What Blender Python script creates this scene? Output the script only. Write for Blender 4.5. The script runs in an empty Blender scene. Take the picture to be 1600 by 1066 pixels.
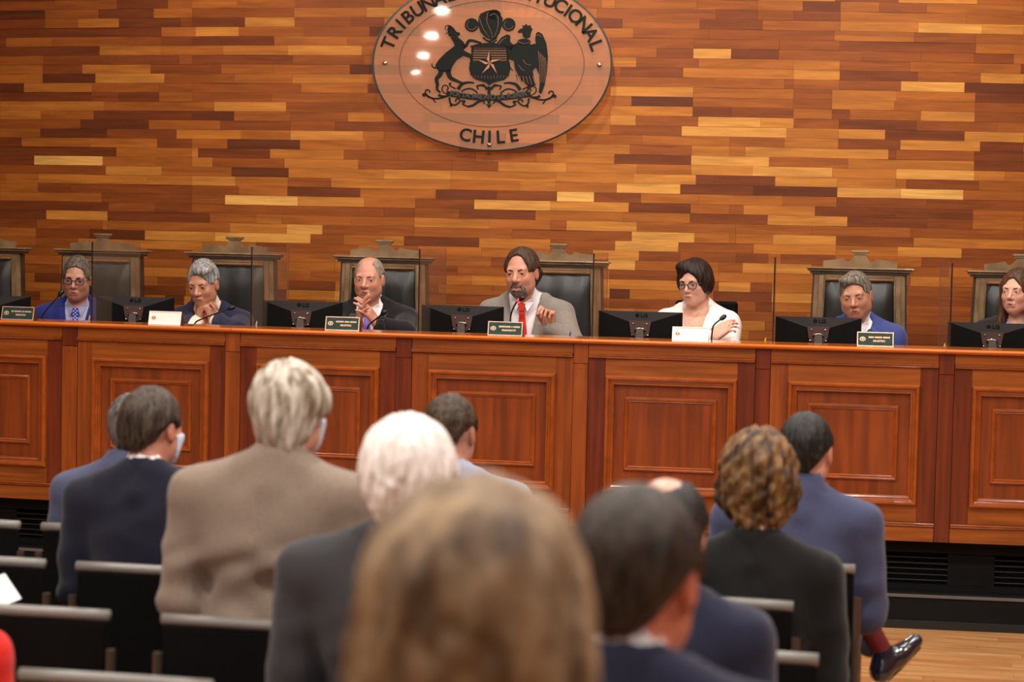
import bpy, math, random, time
import numpy as np
from mathutils import Matrix, Vector
T0 = time.time()
C = bpy.context.scene.collection
RND = random.Random(7)
PI = math.pi

# ------------------------------------------------------------------ camera, light, exposure
F = 3100.0; PITCH, ROLL, HC = .0546, .0215, 1.815
PHI = math.atan(.173); _c, _s = math.cos(PHI), math.sin(PHI)
_R = np.array([[_c, -_s, 0], [_s, _c, 0], [0, 0, 1]])
_up = np.array([0, math.sin(PITCH), math.cos(PITCH)])
ER = _R @ (np.array([1., 0, 0]) * math.cos(ROLL) + _up * math.sin(ROLL))
EU = _R @ (-np.array([1., 0, 0]) * math.sin(ROLL) + _up * math.cos(ROLL))
EF = _R @ np.array([0, math.cos(PITCH), -math.sin(PITCH)])
cam_data = bpy.data.cameras.new('camera'); cam = bpy.data.objects.new('camera', cam_data); C.objects.link(cam)
cam.matrix_world = Matrix(((ER[0], EU[0], -EF[0], 0), (ER[1], EU[1], -EF[1], 0), (ER[2], EU[2], -EF[2], HC), (0, 0, 0, 1)))
cam_data.sensor_width = 36; cam_data.lens = F / 1600 * 36; cam_data.clip_start = .05
cam_data.dof.use_dof = True; cam_data.dof.focus_distance = 10.6; cam_data.dof.aperture_fstop = 2.8
bpy.context.scene.camera = cam
sc = bpy.context.scene
sc.view_settings.view_transform = 'Standard'; sc.view_settings.look = 'None'
sc.view_settings.gamma = 1; sc.view_settings.use_curve_mapping = False
sc.view_settings.exposure = -0.5
w = bpy.data.worlds.new('world'); sc.world = w; w.use_nodes = True
w.node_tree.nodes['Background'].inputs[0].default_value = (1, .86, .72, 1)
w.node_tree.nodes['Background'].inputs[1].default_value = .25
CEIL = 4.0
# downlights: (x, y, power, spot)  laid out on the ceiling grid, 2.45 m apart
DOWN = []
for iy, Y in enumerate((10.6, 9.0, 5.8, 3.33, .87, -1.6, -4.2)):
    for X0 in (-5.87, -3.77, -1.67, .43, 2.5):
        X = X0 + (.217 * (Y - 3.33) if iy > 1 else .1)
        if X < -6.6 or (X0 == -1.67 and iy in (5, 6)): continue
        p = {0: 15, 1: 42, 2: 60, 3: 66, 4: 48, 5: 30, 6: 12}[iy]
        if iy == 0: p *= {-5.87: .1, -3.77: .8, -1.67: 1.8, .43: 1.7, 2.5: .9}[X0]
        if iy in (1, 2): p *= {-5.87: .5, -3.77: .95, -1.67: 1.25, .43: 1.25, 2.5: 1.0}[X0]
        DOWN.append((X, Y, p))
for X, Y, p in DOWN:
    l = bpy.data.lights.new('downlight_lamp', 'AREA'); l.shape = 'DISK'; l.size = .11; l.energy = p
    l.color = (1, .95, .88)
    o = bpy.data.objects.new('downlight_lamp', l); o.location = (X, Y, CEIL - .03); C.objects.link(o)
# unseen fill lamps, added in front of the bench to brighten it
for X, p in ((-3.4, 18), (-1.3, 30), (.8, 28)):
    l = bpy.data.lights.new('added_fill_lamp', 'AREA'); l.shape = 'RECTANGLE'; l.size = 1.2; l.size_y = .35; l.energy = p * 1.25
    l.color = (1, .95, .89)
    o = bpy.data.objects.new('added_fill_lamp', l); o.location = (X, 7.4, CEIL - .11); C.objects.link(o)
    o.rotation_euler = (math.radians(38), 0, 0)

# ------------------------------------------------------------------ picture geometry
DESK = (0.01272404, 0.04205595, 9.50369831)
WALL = (0.02802284, 0.13796405, 11.50398332)
def row_y(i, x): return 6.25307 - .0197 * x - i * .69123
def deskY(x): return DESK[0] * x * x + DESK[1] * x + DESK[2]
def wallY(x): return WALL[0] * x * x + WALL[1] * x + WALL[2]
def ray(px, py): return EF + ER * (px - 800) / F - EU * (py - 533) / F
def at(px, py, curve, off=0.0):
    r = ray(px, py); t = 9.
    for _ in range(40): t += (curve(r[0] * t) + off - r[1] * t) / r[1] * .9
    p = r * t; return Vector((p[0], p[1], p[2] + HC))
def at_z(px, py, z):
    r = ray(px, py); t = (z - HC) / r[2]; p = r * t; return Vector((p[0], p[1], z))

# ------------------------------------------------------------------ helpers
def lin(c):
    return tuple(((v / 255) / 12.92 if v / 255 <= .04045 else ((v / 255 + .055) / 1.055) ** 2.4) for v in c)
def tag(o, label=None, cat=None, group=None, kind=None):
    for k, v in (('label', label), ('category', cat), ('group', group), ('kind', kind)):
        if v: o[k] = v
    return o
def empty(name, loc=(0, 0, 0), rz=0, label=None, cat=None, group=None, kind=None):
    o = bpy.data.objects.new(name, None); o.empty_display_size = .05; C.objects.link(o)
    o.location = loc; o.rotation_euler = (0, 0, rz)
    return tag(o, label, cat, group, kind)
def mesh_obj(name, V, Fc, mats, parent=None, mi=None, smooth=False, loc=None):
    me = bpy.data.meshes.new(name); me.from_pydata([tuple(v) for v in V], [], Fc)
    for m in (mats if isinstance(mats, (list, tuple)) else [mats]): me.materials.append(m)
    if mi is not None: me.polygons.foreach_set('material_index', mi)
    if smooth: me.polygons.foreach_set('use_smooth', [True] * len(me.polygons))
    me.update()
    o = bpy.data.objects.new(name, me); C.objects.link(o)
    if parent: o.parent = parent
    if loc: o.location = loc
    return o
class MB:
    def __init__(s): s.V = []; s.F = []; s.M = []; s.cur = 0
    def add(s, V, Fc, M=None):
        n = len(s.V)
        s.V += [tuple(M @ Vector(v)) for v in V] if M is not None else [tuple(v) for v in V]
        s.F += [tuple(i + n for i in f) for f in Fc]; s.M += [s.cur] * len(Fc); return s
    def box(s, x0, x1, y0, y1, z0, z1, c=0.0, M=None):
        if c <= 0:
            V = [(x, y, z) for z in (z0, z1) for y in (y0, y1) for x in (x0, x1)]
            return s.add(V, [(0, 2, 3, 1), (4, 5, 7, 6), (0, 1, 5, 4), (2, 6, 7, 3), (0, 4, 6, 2), (1, 3, 7, 5)], M)
        V = []; idx = {}
        for zi, z in enumerate((z0, z1)):
            for yi, y in enumerate((y0, y1)):
                for xi, x in enumerate((x0, x1)):
                    sx, sy, sz = (1 if xi == 0 else -1), (1 if yi == 0 else -1), (1 if zi == 0 else -1)
                    for a, p in enumerate(((x, y + sy * c, z + sz * c), (x + sx * c, y, z + sz * c), (x + sx * c, y + sy * c, z))):
                        idx[(xi, yi, zi, a)] = len(V); V.append(p)
        I = lambda x, y, z, a: idx[(x, y, z, a)]
        Fc = [(I(0,0,0,0), I(0,0,1,0), I(0,1,1,0), I(0,1,0,0)), (I(1,0,0,0), I(1,1,0,0), I(1,1,1,0), I(1,0,1,0)),
              (I(0,0,0,1), I(1,0,0,1), I(1,0,1,1), I(0,0,1,1)), (I(0,1,0,1), I(0,1,1,1), I(1,1,1,1), I(1,1,0,1)),
              (I(0,0,0,2), I(0,1,0,2), I(1,1,0,2), I(1,0,0,2)), (I(0,0,1,2), I(1,0,1,2), I(1,1,1,2), I(0,1,1,2))]
        for a in (0, 1):
            for b in (0, 1):
                Fc += [(I(0,a,b,1), I(1,a,b,1), I(1,a,b,2), I(0,a,b,2)), (I(a,0,b,0), I(a,1,b,0), I(a,1,b,2), I(a,0,b,2)),
                       (I(a,b,0,0), I(a,b,1,0), I(a,b,1,1), I(a,b,0,1))]
                for d in (0, 1): Fc.append((I(a,b,d,0), I(a,b,d,1), I(a,b,d,2)))
        return s.add(V, Fc, M)
    def prism(s, pts, d0, d1, M=None, axis='y'):
        """polygon in (x, z) extruded along y from d0 to d1 (axis z: polygon in (x, y))"""
        n = len(pts)
        if axis == 'y': V = [(p[0], d0, p[1]) for p in pts] + [(p[0], d1, p[1]) for p in pts]
        elif axis == 'x': V = [(d0, p[0], p[1]) for p in pts] + [(d1, p[0], p[1]) for p in pts]
        else: V = [(p[0], p[1], d0) for p in pts] + [(p[0], p[1], d1) for p in pts]
        Fc = [tuple(range(n)), tuple(range(2 * n - 1, n - 1, -1))] + [(i, i + n, (i + 1) % n + n, (i + 1) % n) for i in range(n)]
        return s.add(V, Fc, M)
    def tube(s, P, r, n=8, M=None, cap=True):
        P = [Vector(p) for p in P]; V = []; rs = r if isinstance(r, (list, tuple)) else [r] * len(P)
        up = Vector((0, 0, 1))
        for i, p in enumerate(P):
            t = (P[min(i + 1, len(P) - 1)] - P[max(i - 1, 0)]).normalized()
            if i == 0:
                a = t.cross(up if abs(t.z) < .9 else Vector((1, 0, 0))).normalized()
            else: a = (a - t * a.dot(t)).normalized()
            b = t.cross(a)
            for k in range(n):
                q = 2 * PI * k / n; V.append(p + a * math.cos(q) * rs[i] + b * math.sin(q) * rs[i])
        Fc = [(i * n + k, i * n + (k + 1) % n, (i + 1) * n + (k + 1) % n, (i + 1) * n + k) for i in range(len(P) - 1) for k in range(n)]
        if cap: Fc += [tuple(range(n - 1, -1, -1)), tuple(range((len(P) - 1) * n, len(P) * n))]
        return s.add(V, Fc, M)
    def lathe(s, prof, n=16, M=None):
        V = [(r * math.cos(2 * PI * k / n), r * math.sin(2 * PI * k / n), z) for r, z in prof for k in range(n)]
        m = len(prof)
        Fc = [(i * n + k, i * n + (k + 1) % n, (i + 1) * n + (k + 1) % n, (i + 1) * n + k) for i in range(m - 1) for k in range(n)]
        Fc += [tuple(range(n - 1, -1, -1)), tuple(range((m - 1) * n, m * n))]
        return s.add(V, Fc, M)
    def frame(s, x0, x1, z0, z1, prof, M=None):
        """mitred picture-frame moulding; prof = [(inset, y)] from outside in, proud towards -y"""
        V = []; m = len(prof)
        for (a, y) in prof:
            V += [(x0 + a, y, z0 + a), (x1 - a, y, z0 + a), (x1 - a, y, z1 - a), (x0 + a, y, z1 - a)]
        Fc = [(i * 4 + k, i * 4 + (k + 1) % 4, (i + 1) * 4 + (k + 1) % 4, (i + 1) * 4 + k) for i in range(m - 1) for k in range(4)]
        return s.add(V, Fc, M)
    def build(s, name, mats, parent=None, smooth=False, loc=None):
        mats = mats if isinstance(mats, (list, tuple)) else [mats]
        return mesh_obj(name, s.V, s.F, mats, parent, s.M, smooth, loc)

# ------------------------------------------------------------------ materials
def mat(name, col, rough=.5, metal=0., spec=.5, coat=0., var=0., scale=(30, 30, 30), bump=0., bscale=None, col2=None, sheen=0., detail=4, emit=None, alpha_t=0., attr=None):
    m = bpy.data.materials.new(name); m.use_nodes = True; nt = m.node_tree; b = nt.nodes['Principled BSDF']
    c = lin(col); b.inputs['Base Color'].default_value = (*c, 1)
    b.inputs['Roughness'].default_value = rough; b.inputs['Metallic'].default_value = metal
    b.inputs['Specular IOR Level'].default_value = spec; b.inputs['Coat Weight'].default_value = coat
    b.inputs['Coat Roughness'].default_value = .15
    if sheen: b.inputs['Sheen Weight'].default_value = sheen
    if emit:
        b.inputs['Emission Color'].default_value = (*lin(emit[0]), 1); b.inputs['Emission Strength'].default_value = emit[1]
    if var or bump or col2:
        tc = nt.nodes.new('ShaderNodeTexCoord'); mp = nt.nodes.new('ShaderNodeMapping'); mp.inputs['Scale'].default_value = scale
        nt.links.new(tc.outputs['Object'], mp.inputs['Vector'])
        oi = nt.nodes.new('ShaderNodeObjectInfo'); mu = nt.nodes.new('ShaderNodeMath'); mu.operation = 'MULTIPLY'; mu.inputs[1].default_value = 37
        nt.links.new(oi.outputs['Random'], mu.inputs[0])
        nz = nt.nodes.new('ShaderNodeTexNoise'); nz.noise_dimensions = '4D'; nz.inputs['Scale'].default_value = 1; nz.inputs['Detail'].default_value = detail
        nt.links.new(mp.outputs['Vector'], nz.inputs['Vector']); nt.links.new(mu.outputs[0], nz.inputs['W'])
        if var or col2:
            rp = nt.nodes.new('ShaderNodeValToRGB'); e = rp.color_ramp.elements
            lo = tuple(v * (1 - var) for v in c); hi = tuple(min(1, v * (1 + var)) for v in c)
            if col2: hi = lin(col2)
            e[0].position = .36; e[0].color = (*lo, 1); e[1].position = .64; e[1].color = (*hi, 1)
            nt.links.new(nz.outputs['Fac'], rp.inputs['Fac']); nt.links.new(rp.outputs['Color'], b.inputs['Base Color'])
        if bump:
            bp = nt.nodes.new('ShaderNodeBump'); bp.inputs['Strength'].default_value = bump; bp.inputs['Distance'].default_value = .002
            if bscale:
                mp2 = nt.nodes.new('ShaderNodeMapping'); mp2.inputs['Scale'].default_value = bscale
                nt.links.new(tc.outputs['Object'], mp2.inputs['Vector'])
                n2 = nt.nodes.new('ShaderNodeTexNoise'); n2.inputs['Scale'].default_value = 1; n2.inputs['Detail'].default_value = 3
                nt.links.new(mp2.outputs['Vector'], n2.inputs['Vector']); nt.links.new(n2.outputs['Fac'], bp.inputs['Height'])
            else: nt.links.new(nz.outputs['Fac'], bp.inputs['Height'])
            nt.links.new(bp.outputs['Normal'], b.inputs['Normal'])
    return m
def glass_mat(name, tint, haze, haze_col, gloss=.04, rough=.02):
    m = bpy.data.materials.new(name); m.use_nodes = True; nt = m.node_tree; nt.nodes.clear()
    out = nt.nodes.new('ShaderNodeOutputMaterial'); tr = nt.nodes.new('ShaderNodeBsdfTransparent'); tr.inputs[0].default_value = (*lin(tint), 1)
    df = nt.nodes.new('ShaderNodeBsdfDiffuse'); df.inputs[0].default_value = (*lin(haze_col), 1)
    gl = nt.nodes.new('ShaderNodeBsdfGlossy'); gl.inputs['Roughness'].default_value = rough
    m1 = nt.nodes.new('ShaderNodeMixShader'); m1.inputs[0].default_value = haze
    m2 = nt.nodes.new('ShaderNodeMixShader')
    nt.links.new(tr.outputs[0], m1.inputs[1]); nt.links.new(df.outputs[0], m1.inputs[2])
    m2.inputs[0].default_value = gloss
    nt.links.new(m1.outputs[0], m2.inputs[1]); nt.links.new(gl.outputs[0], m2.inputs[2]); nt.links.new(m2.outputs[0], out.inputs[0])
    return m
TONES = [(100, 50, 22), (116, 58, 24), (131, 67, 26), (145, 77, 28), (157, 87, 31), (168, 97, 35), (180, 110, 42), (195, 127, 53), (210, 148, 70), (222, 168, 88)]
def plank_mat(i, c):
    m = mat('plank_tone', c, rough=.45, spec=.22, coat=.0, var=.18, scale=(2.2, 2.2, 26), detail=5)
    nt = m.node_tree; b = nt.nodes['Principled BSDF']
    # grain runs along the wall: stretch world position, offset by the plank's own random number
    tc = [n for n in nt.nodes if n.type == 'TEX_COORD'][0]; mp = [n for n in nt.nodes if n.type == 'MAPPING'][0]
    ge = nt.nodes.new('ShaderNodeNewGeometry'); nt.links.new(ge.outputs['Position'], mp.inputs['Vector'])
    nz = [n for n in nt.nodes if n.type == 'TEX_NOISE'][0]; nz.inputs['Distortion'].default_value = .9
    mp2 = nt.nodes.new('ShaderNodeMapping'); mp2.inputs['Scale'].default_value = (7, 7, 180)
    nt.links.new(ge.outputs['Position'], mp2.inputs['Vector'])
    n2 = nt.nodes.new('ShaderNodeTexNoise'); n2.inputs['Scale'].default_value = 1; n2.inputs['Detail'].default_value = 2
    nt.links.new(mp2.outputs['Vector'], n2.inputs['Vector'])
    rp = [n for n in nt.nodes if n.type == 'VALTORGB'][0]
    mx = nt.nodes.new('ShaderNodeMix'); mx.data_type = 'RGBA'; mx.blend_type = 'MULTIPLY'; mx.inputs[0].default_value = .45
    r2 = nt.nodes.new('ShaderNodeValToRGB'); r2.color_ramp.elements[0].position = .35; r2.color_ramp.elements[0].color = (.74, .62, .54, 1)
    r2.color_ramp.elements[1].position = .6; r2.color_ramp.elements[1].color = (1, 1, 1, 1)
    nt.links.new(n2.outputs['Fac'], r2.inputs['Fac'])
    nt.links.new(rp.outputs['Color'], mx.inputs[6]); nt.links.new(r2.outputs['Color'], mx.inputs[7])
    nt.links.new(mx.outputs[2], b.inputs['Base Color'])
    return m
PM = [plank_mat(i, c) for i, c in enumerate(TONES)]
M = {}
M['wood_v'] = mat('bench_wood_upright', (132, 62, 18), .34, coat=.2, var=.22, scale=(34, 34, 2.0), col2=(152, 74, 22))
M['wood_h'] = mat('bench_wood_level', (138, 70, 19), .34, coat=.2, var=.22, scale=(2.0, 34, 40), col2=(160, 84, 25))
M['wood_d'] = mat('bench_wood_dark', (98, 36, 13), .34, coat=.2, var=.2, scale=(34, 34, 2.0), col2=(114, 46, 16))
M['wood_m'] = mat('bench_moulding', (146, 70, 24), .16, coat=1.0, var=.15, scale=(14, 34, 14))
M['wood_p'] = mat('bench_panel', (124, 55, 17), .34, coat=.2, var=.25, scale=(26, 26, 1.6), col2=(140, 64, 20))
M['ledge'] = mat('ledge_wood', (206, 108, 34), .18, coat=1.0, var=.15, scale=(2, 20, 30))
M['black_ply'] = mat('black_panel', (12, 11, 10), .7, spec=.2, var=.25, scale=(3, 20, 30))
M['black_edge'] = mat('grey_nosing', (92, 84, 78), .5, metal=.0)
M['dark_kick'] = mat('kick_strip', (40, 37, 35), .6, spec=.2)
M['throne'] = mat('chair_oak', (126, 100, 70), .36, coat=.2, var=.3, scale=(10, 10, 10))
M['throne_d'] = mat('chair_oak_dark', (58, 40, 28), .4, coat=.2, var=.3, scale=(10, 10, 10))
M['leather'] = mat('black_leather', (34, 35, 33), .34, spec=.5, bump=.25, bscale=(220, 220, 220), var=.12, scale=(9, 9, 9))
M['nail'] = mat('nail_heads', (120, 96, 60), .3, metal=.8)
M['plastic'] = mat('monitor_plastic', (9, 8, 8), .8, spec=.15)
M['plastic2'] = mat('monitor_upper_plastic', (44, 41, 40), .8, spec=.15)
M['logo'] = mat('logo_grey', (13, 12, 12), .8, spec=.1)
M['bracket'] = mat('bracket_brown', (70, 46, 38), .45)
M['chrome'] = mat('chrome', (200, 190, 180), .2, metal=1.)
M['neck'] = mat('stand_neck', (92, 84, 78), .4, metal=.2)
M['mic'] = mat('mic_black', (18, 18, 20), .4)
M['mic_red'] = mat('mic_red_ring', (255, 60, 70), .4, emit=((255, 50, 70), 2.0))
M['plate_g'] = mat('plate_green', (30, 54, 44), .55, spec=.3, var=.2, scale=(30, 30, 60))
M['plate_f'] = mat('plate_frame', (226, 190, 164), .25, metal=.5)
M['plate_w'] = mat('plate_white', (244, 236, 226), .3)
M['plate_t'] = mat('plate_text', (232, 196, 160), .3, metal=.3)
M['plate_b'] = mat('plate_side', (70, 36, 26), .4)
M['sign_dark'] = mat('sign_print', (17, 20, 15), .6, spec=.2)
M['sign_rim'] = mat('sign_rim', (14, 28, 22), .25, spec=.5)
M['sign_line'] = mat('sign_line', (84, 42, 26), .5)
M['sign_glass'] = glass_mat('sign_glass', (255, 240, 230), .20, (232, 188, 152), gloss=.035, rough=.03)  # pale diffuse share stands in for the room's reflection in the glass
M['screen'] = glass_mat('screen_acrylic', (246, 238, 230), .05, (190, 170, 150), gloss=.05, rough=.05)  # faint diffuse haze imitates reflections on the clear panes
M['screen_edge'] = mat('screen_edge', (44, 32, 26), .2)
M['screen_far'] = mat('screen_far_edge', (200, 150, 100), .2)
M['lens'] = glass_mat('lens', (240, 243, 250), .02, (200, 210, 230), gloss=.03)
M['seat_black'] = mat('audience_seat_black', (8, 8, 8), .8, spec=.12)
M['seat_rail_lit'] = mat('audience_seat_edge_light', (128, 124, 119), .32, spec=.5)  # grey stands for light caught on the black back's top edge
M['seat_leg'] = mat('audience_seat_leg', (88, 74, 64), .35, metal=.5)
M['floor'] = mat('floor_board', (166, 114, 66), .4, coat=.12, var=.22, scale=(2.5, 40, 40), col2=(188, 138, 86))
M['floor2'] = mat('floor_board_dark', (160, 106, 60), .4, coat=.2, var=.22, scale=(2.5, 40, 40))
M['floor_base'] = mat('floor_base', (150, 100, 60), .5)
M['ceiling'] = mat('ceiling_paint', (196, 188, 176), .8)
M['wall_p'] = mat('side_wall_wood', (110, 58, 28), .45, var=.3, scale=(2, 2, 20))
M['lamp_glow'] = mat('lamp_glow', (255, 250, 240), .4, emit=((255, 240, 215), 22.))
M['lamp_trim'] = mat('lamp_trim', (225, 225, 220), .4)
M['pen'] = mat('pen_yellow', (222, 180, 70), .35)
M['pen_w'] = mat('pen_pale', (236, 228, 214), .35)
M['pen_b'] = mat('pen_blue', (40, 60, 130), .35)
M['paper'] = mat('paper', (244, 240, 240), .6)
M['shoe'] = mat('shoe_leather', (22, 26, 40), .12, spec=.9, coat=.6)
M['sock'] = mat('sock_red', (104, 22, 24), .8, bump=.4, bscale=(20, 20, 400))
M['gold'] = mat('gold', (220, 180, 110), .25, metal=.9)
M['brow_d'] = mat('brow_dark', (38, 26, 20), .8)
M['brow_g'] = mat('brow_grey', (78, 64, 54), .8)
M['watch'] = mat('watch_steel_gold', (214, 196, 160), .3, metal=.4)
M['eye'] = mat('eye_white', (196, 180, 170), .2, spec=.7)
M['iris'] = mat('iris', (46, 32, 26), .1, spec=.8)
M['mask'] = mat('face_mask', (206, 216, 232), .8)
M['frame_b'] = mat('spectacle_frame', (30, 18, 20), .25)
M['pearl'] = mat('pearl', (240, 232, 222), .15)
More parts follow.
